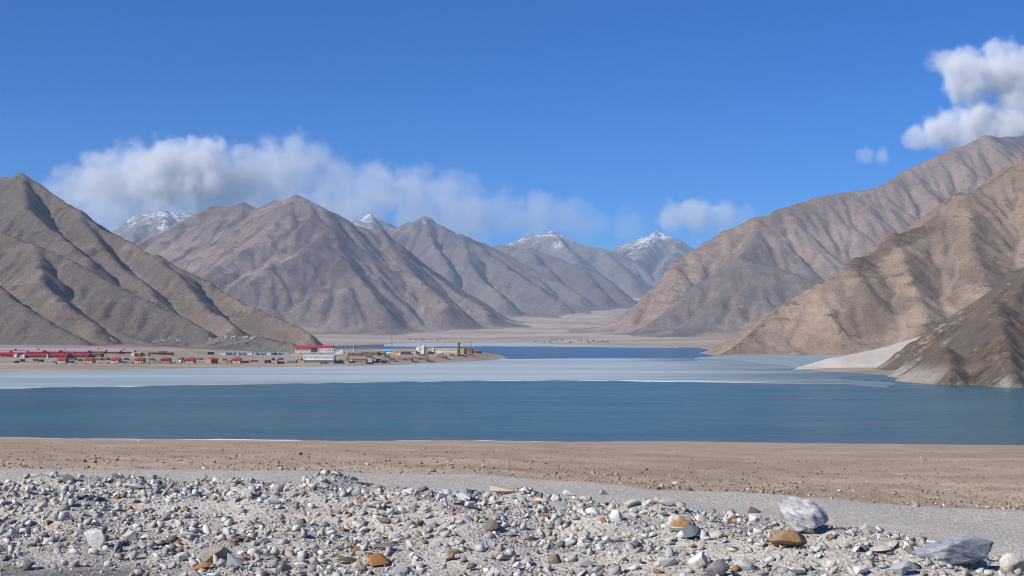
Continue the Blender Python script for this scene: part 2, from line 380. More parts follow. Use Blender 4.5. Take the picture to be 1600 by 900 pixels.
    before = h.copy()
    flow = np.zeros(h.shape)
    if ero:
        h, flow = erode(h, res, ero[0], ero[1], ero[2], seed)
        h = blur(h, 1)
        ii = np.minimum(np.arange(ny), np.arange(ny)[::-1])[:, None]; jj = np.minimum(np.arange(nx), np.arange(nx)[::-1])[None]
        h = before + (h - before) * sstep(4, 16, np.minimum(ii, jj).astype(float))
    diff = h - before
    gul = np.clip(diff / (np.std(diff) + 1e-6) * .45, -1, 1)
    gul = blur(gul, 1)
    b5 = blur(h, 9); cv = h - b5; crest = np.clip(cv / (np.std(cv[4:-4, 4:-4]) + 1e-6) * .6, -1.5, 1.5)
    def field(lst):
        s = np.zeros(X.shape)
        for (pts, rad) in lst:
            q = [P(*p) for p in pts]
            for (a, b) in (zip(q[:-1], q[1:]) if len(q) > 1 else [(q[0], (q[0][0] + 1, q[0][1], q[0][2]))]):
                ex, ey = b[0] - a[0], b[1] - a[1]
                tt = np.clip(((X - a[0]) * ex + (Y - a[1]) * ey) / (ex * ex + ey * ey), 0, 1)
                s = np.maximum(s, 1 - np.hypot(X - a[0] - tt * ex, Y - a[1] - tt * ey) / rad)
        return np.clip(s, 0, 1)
    keep = h > gz - keep_below
    V = np.stack([X, Y, h], -1).reshape(-1, 3); F = grid_faces(ny, nx, keep)
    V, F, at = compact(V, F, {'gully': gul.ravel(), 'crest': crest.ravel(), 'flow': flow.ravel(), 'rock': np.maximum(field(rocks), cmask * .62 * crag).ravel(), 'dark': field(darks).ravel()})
    o = mesh_obj(name, V, F, mat, attrs=at)
    return tag(o, label, 'mountain', kind='structure')

SCREE = (.225, .168, .125); PALE = (.34, .27, .205); DARK = (.115, .098, .088); ROCK = (.15, .105, .085)
# 1 the brown ridge behind the town
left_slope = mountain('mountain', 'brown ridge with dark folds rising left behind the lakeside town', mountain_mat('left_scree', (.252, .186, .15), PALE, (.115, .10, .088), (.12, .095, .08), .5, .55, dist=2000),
    [([(-520, 330, 2300), (-300, 330, 2350), (-120, 300, 2350), (0, 274, 2330), (30, 272, 2320), (62, 287, 2290), (90, 309, 2260), (160, 352, 2180), (250, 398, 2080), (340, 446, 1980), (420, 488, 1880), (480, 517, 1810)], .62, .55, .9),
     ([(-420, 350, 2050), (-200, 345, 2000), (-60, 350, 1950), (0, 360, 1910), (54, 381, 1860), (136, 412, 1800), (202, 447, 1740), (272, 483, 1680), (335, 515, 1625)], .60, .8),
     ([(54, 381, 1860), (70, 425, 1740), (110, 470, 1650), (150, 508, 1580)], .62, .8),
     ([(-200, 400, 1850), (-60, 425, 1700), (0, 438, 1650), (40, 470, 1590), (80, 503, 1540), (110, 522, 1510)], .60, .8),
     ([(30, 272, 2320), (45, 320, 2150), (95, 372, 2020), (140, 405, 1930)], .66, .7),
     ([(125, 330, 2220), (170, 390, 2060), (225, 440, 1930), (262, 470, 1830)], .66, .6),
     ([(250, 398, 2080), (290, 440, 1950), (330, 480, 1840), (365, 508, 1760)], .64, .5)],
    (-1300, -170, 1330, 2900), 3.4, flute=(11, 95), rough=4.0, k=7, ero=(42000, 55, 3), seed=3, warp=22, crag=.75,
    darks=[([(150, 430, 1740), (230, 470, 1690), (310, 510, 1620)], 150), ([(0, 470, 1620), (70, 520, 1520)], 90), ([(0, 300, 2250), (70, 370, 2080)], 110)])  # darker patches lower down; along the top gully its shade is painted in
# 2 the peak behind it
mountain('mountain', 'bare brown pointed peak behind the middle of the town', mountain_mat('peak_scree', (.25, .184, .152), (.35, .275, .225), (.14, .115, .105), (.135, .095, .085), .6, .4, .6, dist=4600),
    [([(60, 470, 5000), (160, 410, 5050), (225, 372, 5050), (270, 350, 5050), (305, 334, 5020), (345, 325, 5000), (385, 317, 4980), (408, 326, 4950), (430, 315, 4900), (465, 308, 4820), (492, 318, 4800), (520, 335, 4820), (545, 351, 4850), (592, 363, 4900), (640, 400, 4850), (690, 432, 4760), (725, 458, 4650), (770, 488, 4500)], .56, .8),
     ([(465, 308, 4820), (485, 340, 4700), (503, 362, 4600), (522, 388, 4500), (540, 410, 4420), (578, 456, 4260), (610, 492, 4130)], .62, .9),
     ([(503, 362, 4600), (465, 400, 4430), (430, 418, 4340), (395, 450, 4230)], .62, .8),
     ([(592, 363, 4900), (630, 410, 4660), (660, 445, 4520), (700, 480, 4350)], .62, .8),
     ([(345, 325, 5000), (330, 370, 4760), (300, 420, 4520)], .58, .7)],
    (-1750, 220, 3600, 5500), 6.8, slope=.58, flute=(11, 210), rough=11, k=14, ero=(30000, 50, 1), seed=9, warp=45, crag=1.1, cthr=.0, sandz=15,
    rocks=[([(490, 350, 4660), (520, 390, 4480), (480, 430, 4320)], 150), ([(640, 405, 4700), (690, 440, 4520)], 90)])
# 3 darker peak with a snowy rib
mountain('mountain', 'dusty brown peak with a dark snow streaked summit beyond the pointed peak', mountain_mat('far_scree', (.215, .172, .145), (.29, .24, .20), (.13, .115, .11), (.12, .10, .10), .5, .5, .45, snow=(490, 610), dist=6300),
    [([(500, 420, 6900), (560, 378, 6900), (600, 362, 6850), (625, 350, 6800), (655, 342, 6750), (690, 355, 6700), (712, 368, 6600), (760, 378, 6700), (800, 398, 6700), (850, 430, 6600), (900, 462, 6400)], .58, .8),
     ([(655, 342, 6750), (680, 375, 6500), (712, 420, 6200)], .6, .8),
     ([(724, 369, 6550), (735, 400, 6330), (760, 440, 6080), (790, 470, 5850)], .62, 1),
     ([(724, 369, 6550), (770, 400, 6400), (830, 440, 6150), (880, 472, 5900)], .6, 1)],
    (-1150, 420, 5300, 7500), 10, slope=.58, flute=(20, 210), rough=12, k=14, ero=(24000, 50, 2), seed=15, warp=60, crag=1.1, sandz=18)
mountain('mountain', 'long dark ridge sloping down right into the far valley', mountain_mat('dark_scree', (.17, .14, .125), (.24, .20, .17), (.10, .09, .09), (.10, .085, .085), .5, .6, .45, snow=(700, 850), dist=7300),
    [([(700, 395, 7900), (760, 386, 7800), (787, 383, 7700), (830, 388, 7600), (880, 405, 7400), (930, 428, 7150), (985, 462, 6800)], .58, .9),
     ([(830, 388, 7600), (860, 430, 7100), (900, 470, 6700)], .6, .9), ([(900, 415, 7300), (950, 465, 6700)], .6, .9)],
    (-700, 900, 6000, 8600), 13, flute=(45, 170), rough=12, k=16, ero=(12000, 45, 2), seed=19, warp=60)
# far snow peaks
SN = lambda nm, a, b: mountain_mat(nm, (.20, .175, .16), (.26, .23, .21), (.15, .135, .13), (.13, .12, .12), .5, .4, .35, snow=(a, b), dist=9000)
mountain('mountain', 'snow dusted grey peak half hidden by cloud behind the brown ridge', SN('snow_one', 470, 660),
    [([(130, 400, 8200), (190, 353, 8100), (215, 338, 8000), (250, 328, 7950), (280, 333, 7950), (296, 331, 8000), (330, 350, 8100), (380, 380, 8200)], .62), ([(250, 328, 7950), (262, 360, 7600), (270, 400, 7200)], .62), ([(215, 338, 8000), (205, 380, 7500)], .62)],
    (-2900, -1000, 7000, 8900), 15, flute=(50, 150), rough=14, k=16, ero=(9000, 40, 2), seed=23, warp=60)
mountain('mountain', 'small snow capped peak showing over the right shoulder of the pointed peak', SN('snow_two', 560, 690),
    [([(470, 380, 8600), (540, 347, 8500), (560, 343, 8500), (578, 337, 8450), (600, 345, 8500), (640, 365, 8600)], .62), ([(578, 337, 8450), (590, 375, 8000)], .62), ([(545, 346, 8500), (548, 380, 8000)], .62)],
    (-1500, -450, 7600, 9100), 14, flute=(45, 140), rough=14, k=14, ero=(7000, 40, 2), seed=27, warp=50)
mountain('mountain', 'hazy snow streaked range left of the gap at the valley end', SN('snow_three', 430, 720),
    [([(720, 400, 9700), (790, 381, 9600), (830, 369, 9500), (862, 362, 9400), (880, 368, 9350), (905, 380, 9300), (945, 392, 9300), (985, 402, 9300), (1010, 430, 9100)], .6), ([(862, 362, 9400), (890, 395, 8900), (930, 430, 8400), (970, 455, 8000)], .6), ([(945, 392, 9300), (990, 440, 8500)], .6), ([(830, 369, 9500), (840, 400, 9000)], .6)],
    (-600, 1150, 7800, 10300), 15, flute=(55, 160), rough=16, k=16, ero=(10000, 40, 2), seed=31, warp=60)
mountain('mountain', 'hazy snow peak right of the gap at the valley end', SN('snow_four', 400, 680),
    [([(900, 410, 10300), (945, 392, 10200), (985, 378, 10100), (1010, 370, 10000), (1025, 362, 9900), (1045, 370, 9850), (1075, 382, 9900), (1130, 405, 10000), (1250, 420, 10000)], .6), ([(1025, 362, 9900), (1000, 400, 9400), (985, 440, 8900)], .6), ([(1060, 376, 9870), (1040, 410, 9300), (1020, 450, 8800)], .6)],
    (300, 2300, 8500, 10800), 16, flute=(55, 160), rough=16, k=16, ero=(10000, 40, 2), seed=35, warp=60)
# 4 the big fluted mountain on the right
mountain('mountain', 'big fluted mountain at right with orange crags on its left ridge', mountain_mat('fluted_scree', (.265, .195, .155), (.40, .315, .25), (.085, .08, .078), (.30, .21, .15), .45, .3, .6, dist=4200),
    [([(988, 500, 3960), (1005, 470, 4000), (1060, 405, 4080), (1088, 388, 4110), (1130, 362, 4160), (1175, 340, 4210), (1215, 325, 4270), (1285, 303, 4380), (1325, 297, 4430), (1362, 292, 4480), (1420, 265, 4600), (1480, 234, 4700), (1530, 213, 4780), (1600, 210, 4900), (1700, 200, 5000), (1850, 230, 5100), (2050, 300, 5100)], .60, .9, 1.15),
     ([(1180, 345, 4200), (1168, 375, 4050), (1160, 405, 3950), (1090, 442, 3870), (1040, 480, 3800), (1000, 508, 3760)], .66, .8),
     ([(1160, 405, 3950), (1215, 414, 3900), (1280, 440, 3820)], .60, .4),
     ([(1420, 265, 4600), (1480, 330, 4300), (1540, 390, 4100)], .58, .6),
     ([(1530, 213, 4780), (1600, 290, 4450), (1700, 360, 4200)], .58, .6),
     ([(1700, 200, 5000), (1800, 300, 4500), (1900, 360, 4200)], .58, .6)],
    (-60, 3000, 3350, 5800), 7.2, slope=.58, flute=(15, 80), rough=7, k=10, ero=(40000, 60, 2), seed=41, warp=40, crag=.8, sandz=14,
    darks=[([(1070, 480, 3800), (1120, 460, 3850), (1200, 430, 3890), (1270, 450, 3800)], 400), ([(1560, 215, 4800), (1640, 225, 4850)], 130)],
    rocks=[([(1000, 480, 3950), (1060, 420, 4020), (1120, 380, 4100), (1175, 345, 4180)], 105)])
# 5 the nearer slope on the right
mountain('mountain', 'tan scree slope rising right from the ice beyond the sand dune', mountain_mat('tan_scree', (.32, .24, .178), (.41, .33, .25), (.17, .125, .09), (.19, .135, .095), .5, .3, 1.3, dist=1500),
    [([(1112, 554, 1440), (1150, 531, 1475), (1190, 503, 1505), (1230, 478, 1530), (1275, 455, 1555), (1330, 415, 1605), (1400, 374, 1665), (1450, 343, 1715), (1500, 310, 1765), (1600, 249, 1865), (1750, 165, 2010), (1950, 100, 2150), (2200, 100, 2250)], .60, .8, 1.0),
     ([(1275, 455, 1555), (1300, 500, 1490), (1320, 535, 1450)], .64, .8), ([(1400, 374, 1665), (1425, 430, 1570), (1440, 480, 1500), (1450, 520, 1450)], .64, .9),
     ([(1500, 310, 1765), (1530, 400, 1600), (1560, 470, 1490)], .63, .9), ([(1600, 249, 1865), (1650, 350, 1660), (1690, 450, 1500)], .62, .9), ([(1330, 415, 1605), (1360, 480, 1510)], .63, .8),
     ([(1800, 150, 2050), (1830, 350, 1650)], .62, .9)],
    (110, 1500, 1370, 2600), 3.2, slope=.6, flute=(2.2, 50), rough=2.1, k=17, crag=.6, ero=(40000, 50, 1), seed=51, warp=14, sandz=4, dshift=-118,
    darks=[([(1450, 420, 1590), (1465, 455, 1545)], 50), ([(1540, 420, 1560), (1570, 440, 1530)], 40), ([(1370, 470, 1530), (1350, 500, 1490)], 60), ([(1580, 470, 1480)], 30)], rocks=[([(1335, 425, 1590), (1400, 383, 1650), (1440, 355, 1700)], 26), ([(1120, 553, 1435), (1200, 540, 1440), (1290, 545, 1435)], 14)])
# the low dark bank that carries the four characters
bank = mountain('gravel_bank', 'low dark grey green gravel bank behind the market sheds', mountain_mat('bank_gravel', (.165, .15, .125), (.24, .21, .17), (.12, .11, .095), (.10, .085, .075), .5, .3, 2.0, dist=1350),
    [([(334, 528, 1420), (352, 523.5, 1410), (385, 523, 1390), (412, 525, 1370), (428, 529, 1350), (452, 535, 1320), (476, 542, 1290)], .30, 1.0)],
    (-330, -170, 1230, 1520), 1.6, slope=.30, flute=(1.2, 14), rough=.9, k=2, ero=(9000, 30, 1), seed=85, warp=6, sandz=1.0, keep_below=1.5)
bank['category'] = 'bank'
# 6 the sand dune and the near rocky point
def sand_mat():
    t = NT('dune_sand'); p = t.pos()
    n = t.noise(t.pos((1, 1, 3)), .05, 5, .6, .8); f = t.noise(p, .8, 5, .7)
    c = t.mix(t.ramp(n, .3, .7), (.47, .43, .38), (.57, .525, .47))
    c = t.mix(t.math('MULTIPLY', t.ramp(f, .55, .7), .25), c, (.36, .32, .28))
    t.bump(f, .25, .6)
    return t.fin(c, .95, .1)
dune = mountain('sand_dune', 'smooth pale sand dune at the foot of the rocky point', sand_mat(),
    [([(1236, 577, 800), (1262, 570, 812), (1290, 558.5, 825), (1315, 554.5, 835), (1360, 546, 850), (1400, 537, 868), (1440, 525, 892), (1490, 508, 918)], .19, 0.0, .30)],
    (135, 400, 640, 1080), 2.4, slope=.24, flute=(0, 60), rough=.8, k=3, ero=None, seed=61, warp=7, crag=0.0, sandz=.8, keep_below=1.2)
dune['category'] = 'dune'
def point_mat():
    t = NT('point_rock'); p = t.pos()
    big = t.noise(p, .018, 4, .55, .8); mid = t.noise(p, .14, 7, .72, .6); fine = t.noise(p, .9, 6, .75)
    z = t.n.new('ShaderNodeSeparateXYZ'); t.l.new(p, z.inputs[0])
    nz = t.n.new('ShaderNodeSeparateXYZ'); t.l.new(t.n.new('ShaderNodeNewGeometry').outputs['True Normal'], nz.inputs[0])
    scree = t.mix(t.ramp(fine, .35, .7), (.125, .102, .082), (.225, .185, .145))
    rockc = t.mix(t.ramp(mid, .35, .62), (.085, .068, .058), (.215, .155, .11))
    rockc = t.mix(t.math('MULTIPLY', t.ramp(t.noise(t.pos((1, 1, 2)), .08, 6, .7, .6), .55, .63), .8), rockc, (.40, .33, .27))
    rk = t.ramp(t.math('ADD', t.attr('rock'), t.math('MULTIPLY', t.math('SUBTRACT', mid, .5), 1.8)), .3, .55)
    c = t.mix(rk, scree, rockc)
    c = t.mix(t.ramp(t.math('ADD', nz.outputs[2], t.math('MULTIPLY', fine, -.2)), .70, .56), c, rockc)
    low = t.ramp(t.math('ADD', z.outputs[2], t.math('MULTIPLY', mid, 8)), 13.0, 6.5)
    c = t.mix(t.math('MULTIPLY', low, t.ramp(big, .40, .52)), c, (.42, .37, .32))
    c = t.mix(t.math('MULTIPLY', t.ramp(fine, .55, .62), .7), c, (.05, .043, .037))
    c = t.mix(t.math('MULTIPLY', t.ramp(fine, .42, .36), .35), c, (.36, .31, .26))
    t.bump(t.math('ADD', t.math('MULTIPLY', mid, 3.0), fine), 1.0, 1.0)
    return t.fin(c, .95, .1)
point = mountain('rocky_point', 'dark rocky point with ochre outcrops dropping into the lake at right edge', point_mat(),
    [([(1410, 610, 570), (1428, 606, 580), (1460, 592, 596), (1504, 556, 625), (1562, 496, 660), (1600, 447, 685), (1700, 362, 740), (1900, 250, 830), (2100, 210, 900)], .52, 1.0, 1.2),
     ([(1560, 468, 660), (1570, 530, 590), (1580, 585, 535)], .70, 1), ([(1700, 350, 740), (1680, 480, 610), (1670, 560, 535)], .68, 1), ([(1480, 536, 604), (1490, 580, 560)], .7, 1)],
    (140, 460, 460, 960), 1.12, slope=.62, flute=(2.4, 13), rough=1.7, k=1.2, ero=(30000, 40, 1), seed=71, crag=1.2, cthr=.25, warp=3, over=2.2, sandz=.7, keep_below=2.0,
    rocks=[([(1500, 560, 570), (1600, 500, 590)], 22), ([(1600, 580, 530), (1480, 595, 552)], 14), ([(1560, 590, 530)], 20), ([(1440, 575, 585), (1520, 510, 612)], 7)])
point['category'] = 'headland'

# ------------------------------------------------------------------ lake and ice
def water_mat():
    t = NT('lake_water'); p = t.pos()
    sp = t.n.new('ShaderNodeSeparateXYZ'); t.l.new(p, sp.inputs[0])
    n = t.noise(t.pos((.25, 1, 1)), .02, 4, .6); far = t.ramp(sp.outputs[1], 900, 1300)
    near = t.mix(t.ramp(n, .35, .65), (.016, .088, .090), (.032, .122, .124))
    shallow = t.ramp(sp.outputs[1], 262, 300)
    near = t.mix(t.math('SUBTRACT', 1.0, shallow), near, (.055, .105, .115))
    c = t.mix(far, near, (.006, .050, .115))
    lanes = t.noise(t.pos((.22, 1, 1)), .055, 6, .65, .6); cat = t.noise(t.pos((.30, 1, 1)), .16, 5, .7, .3)
    c = t.mix(t.math('MULTIPLY', t.ramp(lanes, .42, .62), .30), c, (.040, .140, .145))
    w1 = t.noise(t.pos((.45, 1, 1)), .35, 5, .6, .3); w2 = t.noise(t.pos((.6, 1, 1)), 1.6, 4, .6)
    t.bump(t.math('ADD', w1, t.math('MULTIPLY', w2, .4)), .35, 1.0)
    t.b.inputs['IOR'].default_value = 1.33
    return t.fin(c, t.math('ADD', .17, t.math('MULTIPLY', t.ramp(t.math('ADD', t.math('MULTIPLY', lanes, .6), t.math('MULTIPLY', cat, .4)), .38, .62), .10)), .5)
lake = mesh_obj('lake', [(-4600, 150, 0), (4600, 150, 0), (4600, 5200, 0), (-4600, 5200, 0)], [[0, 1, 2, 3]], water_mat(), smooth=False)
tag(lake, 'calm blue lake water lying between the gravel beach and the town', 'lake', kind='structure')

def ice_mat():
    t = NT('lake_ice'); 
    sp = t.n.new('ShaderNodeSeparateXYZ'); t.l.new(t.pos(), sp.inputs[0])
    a = t.noise(t.pos((.16, 1, 1)), .014, 6, .62, .6); b = t.noise(t.pos((.3, 1, 1)), .06, 5, .65, .4); f = t.noise(t.pos(), .5, 4, .7)
    e = t.attr('edge')
    c = t.mix(t.ramp(a, .38, .62), (.30, .375, .40), (.47, .52, .54))
    c = t.mix(t.math('MULTIPLY', t.ramp(b, .54, .74), .25), c, (.62, .65, .66))
    c = t.mix(t.math('MULTIPLY', t.ramp(t.math('ADD', a, t.math('MULTIPLY', t.ramp(sp.outputs[0], 60, 220), .20)), .56, .72), .65), c, (.16, .255, .285))
    c = t.mix(t.math('MULTIPLY', t.math('MULTIPLY', t.ramp(e, .75, 1.0), t.ramp(t.attr('thin'), .4, .05)), t.math('MULTIPLY', t.ramp(f, .4, .6), t.ramp(a, .42, .60))), c, (.64, .68, .70))
    t.bump(t.math('ADD', b, f), .12, .5)
    t.fin(c, t.math('ADD', .38, t.math('MULTIPLY', b, .3)), .35)
    tr = t.n.new('ShaderNodeBsdfTransparent'); mx = t.n.new('ShaderNodeMixShader')      # clear thin ice lets the water show
    th = t.ramp(t.math('ADD', t.attr('thin'), t.math('MULTIPLY', t.math('SUBTRACT', t.noise(t.pos((.25, 1, 1)), .012, 5, .55, .5), .5), 1.5)), .15, 1.0)
    t.put(mx.inputs[0], t.math('MULTIPLY', th, .9)); t.l.new(t.b.outputs[0], mx.inputs[1]); t.l.new(tr.outputs[0], mx.inputs[2]); t.l.new(mx.outputs[0], t.out.inputs['Surface'])
    return t.m
def wiggle(pts, step, amp, seed, z=0.0):
    out = []
    for (a, b) in zip(pts[:-1], pts[1:]):
        L = math.hypot(b[0] - a[0], b[1] - a[1]); n = max(1, int(L / step))
        for i in range(n):
            t = i / n; x = a[0] + (b[0] - a[0]) * t; y = a[1] + (b[1] - a[1]) * t
            out.append((x, y + amp * (float(fbm(np.array([x / 22.]), np.array([y / 22.]), 4, seed)[0]) if n > 1 else 0)))
    return out + [pts[-1]]
def sheet(name, front, back, thick, mat, amp=5.0, seed=3, step=2.5, rows=14, thin=((-9e3, 9e3), (0, 0))):
    """a slab of ice: front and back edges run left to right"""
    fr = np.array(wiggle([W(*p) for p in front], step, amp, seed)); bk = np.array([W(*p) for p in back])
    n = len(fr); s = np.linspace(0, 1, n)
    d = np.r_[0, np.cumsum(np.hypot(*np.diff(bk, axis=0).T))]; d /= d[-1]
    bk2 = np.stack([np.interp(s, d, bk[:, 0]), np.interp(s, d, bk[:, 1])], -1)
    tt = np.r_[0, .012, .05, np.linspace(.1, 1, rows)]
    V = [np.c_[fr, np.full(n, -.2)]] + [np.c_[fr * (1 - t) + bk2 * t, np.full(n, thick)] for t in tt]
    e = np.r_[np.ones(n)] ; at = np.concatenate([np.ones(n)] + [np.full(n, max(0, 1 - t / .06)) for t in tt])
    return mesh_obj(name, np.concatenate(V), grid_faces(len(V), n), mat, smooth=False, attrs={'edge': at, 'thin': np.concatenate([np.interp(np.r_[v[:, 0]], thin[0], thin[1]) for v in V])})
ICE = ice_mat()
ice = sheet('ice', [(-600, 613), (-200, 610), (0, 608), (120, 605), (330, 602), (520, 598.5), (700, 596), (900, 594.5), (1050, 596.5), (1200, 598.8), (1340, 600)],
            [(-600, 580), (-200, 577), (0, 575), (150, 572), (300, 569), (450, 566), (640, 562), (760, 560), (800, 561.2), (900, 560), (1090, 559.5), (1150, 563), (1250, 574)], .14, ICE, 9, thin=((-200, 60, 120, 220), (0, .1, .45, 1.0)))
tag(ice, 'wide sheet of pale grey lake ice in front of the town', 'ice', kind='structure')
ice2 = sheet('ice', [(1085, 561), (1110, 574), (1180, 576), (1240, 575.5), (1300, 571), (1440, 564)], [(1085, 559.5), (1112, 557), (1180, 555), (1250, 555), (1320, 555), (1440, 555)], .13, ICE, 2.5, 8)
tag(ice2, 'pale ice strip along the foot of the tan scree slope', 'ice', kind='structure')
ice3 = sheet('ice', [(600, 541), (680, 541.5), (760, 541), (860, 541.3), (960, 542.6), (1060, 543.6)], [(600, 536), (680, 534), (760, 534), (860, 535.5), (960, 538), (1060, 541)], .12, ICE, 14, 11, 9.0, 5)
tag(ice3, 'thin white strip of ice along the far shore of the blue water', 'ice', kind='structure')
ice4 = sheet('ice', [(1268, 592), (1300, 597), (1340, 602), (1385, 605), (1400, 601)], [(1268, 591), (1300, 593), (1340, 594.5), (1385, 597.5), (1400, 600)], .10, ICE, 3, 13, 1.0, 5, thin=((0, 400), (.45, .5)))
tag(ice4, 'small broken patch of ice beside the tip of the rocky point', 'ice', kind='structure')
def rim_mat():
    t = NT('shore_rime'); n = t.noise(t.pos(), 3.0, 4)
    return t.fin(t.mix(t.ramp(n, .3, .7), (.62, .62, .61), (.80, .81, .82)), .8, .2)
RIM = rim_mat()
def rim(label, px0, px1, wd, seed):
    xs = np.arange(W(px0, 688)[0], W(px1, 688)[0], .8)
    ys = np.interp(xs, NS[:, 0], NS[:, 1])
    k = wd * np.clip(.6 + 1.5 * fbm(xs / 14, xs * 0 + 3.3, 4, seed), .03, 2) * np.minimum(1, np.minimum(xs - xs[0], xs[-1] - xs) / 18 + .03)
    q = np.clip(k / wd, .02, 1.2)
    V = [np.c_[xs, ys - k * .5, .10 * q], np.c_[xs, ys, .19 * q], np.c_[xs, ys + k * .7, np.full(len(xs), -.05)]]
    return tag(mesh_obj('shore_ice', np.concatenate(V), grid_faces(3, len(xs)), RIM), label, 'ice', kind='structure')
rim('long white line of rime ice along the near waterline at left', -60, 1010, 3.0, 5)
rim('short white line of rime ice along the near waterline at right', 1310, 1440, 1.8, 6)

# ------------------------------------------------------------------ air and clouds
HTOP = max(max(v.co.z for v in o.data.vertices) for o in COL.objects if o.type == 'MESH') + 12.0        # just above the highest summit
hz = mesh_obj('haze', [(x, y, z) for z in (-7.2, HTOP) for x, y in ((-8200, -420), (8200, -420), (8200, 12000), (-8200, 12000))],
              [[0, 3, 2, 1], [4, 5, 6, 7], [0, 1, 5, 4], [1, 2, 6, 5], [2, 3, 7, 6], [3, 0, 4, 7]], None, smooth=False)
_m = bpy.data.materials.new('haze_air'); _m.use_nodes = True; _n = _m.node_tree.nodes
_n.remove(_n['Principled BSDF']); _v = _n.new('ShaderNodeVolumePrincipled')
_v.inputs['Color'].default_value = (.56, .75, 1, 1); _v.inputs['Density'].default_value = 6.0e-5; _v.inputs['Anisotropy'].default_value = .0
_m.node_tree.links.new(_v.outputs[0], _n['Material Output'].inputs['Volume']); hz.data.materials.append(_m)
tag(hz, 'thin blue air haze over the whole valley', 'haze', kind='stuff')

def cloud(name, label, puffs, vox=11.0, dens=.012, seed=1, amp=.75, nscale=.0045, soft=.34):
    """puffs: (view x, view y, depth, radius in view pixels, weight)"""
    V = [P(a, b, c) for a, b, c, r, q in puffs]; rad = [r * c / FPX for a, b, c, r, q in puffs]; wgt = [q for *_, q in puffs]
    o = bpy.data.objects.new(name, bpy.data.volumes.new(name)); COL.objects.link(o)
    g = bpy.data.node_groups.new('cloud_form', 'GeometryNodeTree')
    g.interface.new_socket('Geometry', in_out='INPUT', socket_type='NodeSocketGeometry'); g.interface.new_socket('Geometry', in_out='OUTPUT', socket_type='NodeSocketGeometry')
    N, L = g.nodes, g.links
    gi = N.new('NodeGroupInput'); go = N.new('NodeGroupOutput')
    pos = N.new('GeometryNodeInputPosition')
    def mth(op, a, b=0.0, c=0.0, clamp=False):
        nd = N.new('ShaderNodeMath'); nd.operation = op; nd.use_clamp = clamp
        for s, v in zip(nd.inputs, (a, b, c)):
            if isinstance(v, bpy.types.NodeSocket): L.new(v, s)
            else: s.default_value = v
        return nd.outputs[0]
    def nz(scale, detail, off):
        va = N.new('ShaderNodeVectorMath'); va.operation = 'ADD'; L.new(pos.outputs[0], va.inputs[0]); va.inputs[1].default_value = (off, off * .7, off * 1.3)
        nd = N.new('ShaderNodeTexNoise'); L.new(va.outputs[0], nd.inputs['Vector']); nd.inputs['Scale'].default_value = scale; nd.inputs['Detail'].default_value = detail; nd.inputs['Roughness'].default_value = .62
        return nd.outputs[0]
    field = None; wsum = None
    # the nearest puff decides the local radius and weight; a warp keeps the lobes from reading as balls
    wv = N.new('ShaderNodeTexNoise'); L.new(pos.outputs[0], wv.inputs['Vector']); wv.inputs['Scale'].default_value = nscale * .8; wv.inputs['Detail'].default_value = 3
    vs = N.new('ShaderNodeVectorMath'); vs.operation = 'SUBTRACT'; L.new(wv.outputs['Color'], vs.inputs[0]); vs.inputs[1].default_value = (.5, .5, .5)
    vm = N.new('ShaderNodeVectorMath'); vm.operation = 'SCALE'; L.new(vs.outputs[0], vm.inputs[0]); vm.inputs['Scale'].default_value = float(np.mean(rad)) * 1.1
    vp = N.new('ShaderNodeVectorMath'); vp.operation = 'ADD'; L.new(pos.outputs[0], vp.inputs[0]); L.new(vm.outputs[0], vp.inputs[1])
    for (x, y, z), r, q in zip(V, rad, wgt):
        ds = N.new('ShaderNodeVectorMath'); ds.operation = 'DISTANCE'; L.new(vp.outputs[0], ds.inputs[0]); ds.inputs[1].default_value = (x, y, z)
        f = mth('MULTIPLY_ADD', ds.outputs['Value'], -1.0 / r, 1.0)
        if field is None: field = f; wsum = mth('MULTIPLY', mth('MAXIMUM', f, 0.0), q); tot = mth('ADD', mth('MAXIMUM', f, 0.0), 1e-4)
        else:
            sm = N.new('ShaderNodeMath'); sm.operation = 'SMOOTH_MAX'; L.new(field, sm.inputs[0]); L.new(f, sm.inputs[1]); sm.inputs[2].default_value = .25
            field = sm.outputs[0]; p_ = mth('MAXIMUM', f, 0.0); wsum = mth('MULTIPLY_ADD', p_, q, wsum); tot = mth('ADD', tot, p_)
    n = mth('SUBTRACT', nz(nscale, 8, seed * 1000.0), .5)
    f = mth('ADD', field, mth('MULTIPLY', n, amp * 2))
    d = mth('DIVIDE', f, soft, 0, True)
    d = mth('MULTIPLY', mth('MULTIPLY', d, d), mth('DIVIDE', wsum, tot))
    vc = N.new('GeometryNodeVolumeCube'); L.new(d, vc.inputs['Density'])
    A = np.array(V); rr = np.array(rad)[:, None] * 1.35; lo = (A - rr).min(0); hi = (A + rr).max(0)
    lo[1] = max(lo[1], 12050)
    vc.inputs['Min'].default_value = lo; vc.inputs['Max'].default_value = hi
    for i, k in enumerate(('X', 'Y', 'Z')): vc.inputs['Resolution ' + k].default_value = int(max(8, (hi[i] - lo[i]) / (vox if i != 1 else vox * 1.6)))
    sm = N.new('GeometryNodeSetMaterial'); L.new(vc.outputs[0], sm.inputs[0]); L.new(sm.outputs[0], go.inputs[0])
    m = bpy.data.materials.new('cloud_vapour'); m.use_nodes = True; q = m.node_tree; q.nodes.remove(q.nodes['Principled BSDF'])
    v = q.nodes.new('ShaderNodeVolumePrincipled'); v.inputs['Color'].default_value = (.97, .975, 1, 1); v.inputs['Anisotropy'].default_value = -.22
    v.inputs['Density'].default_value = dens; v.inputs['Density Attribute'].default_value = 'density'
    q.links.new(v.outputs[0], q.nodes['Material Output'].inputs['Volume']); sm.inputs['Material'].default_value = m
    o.data.materials.append(m)
    md = o.modifiers.new('form', 'NODES'); md.node_group = g
    return tag(o, label, 'cloud')
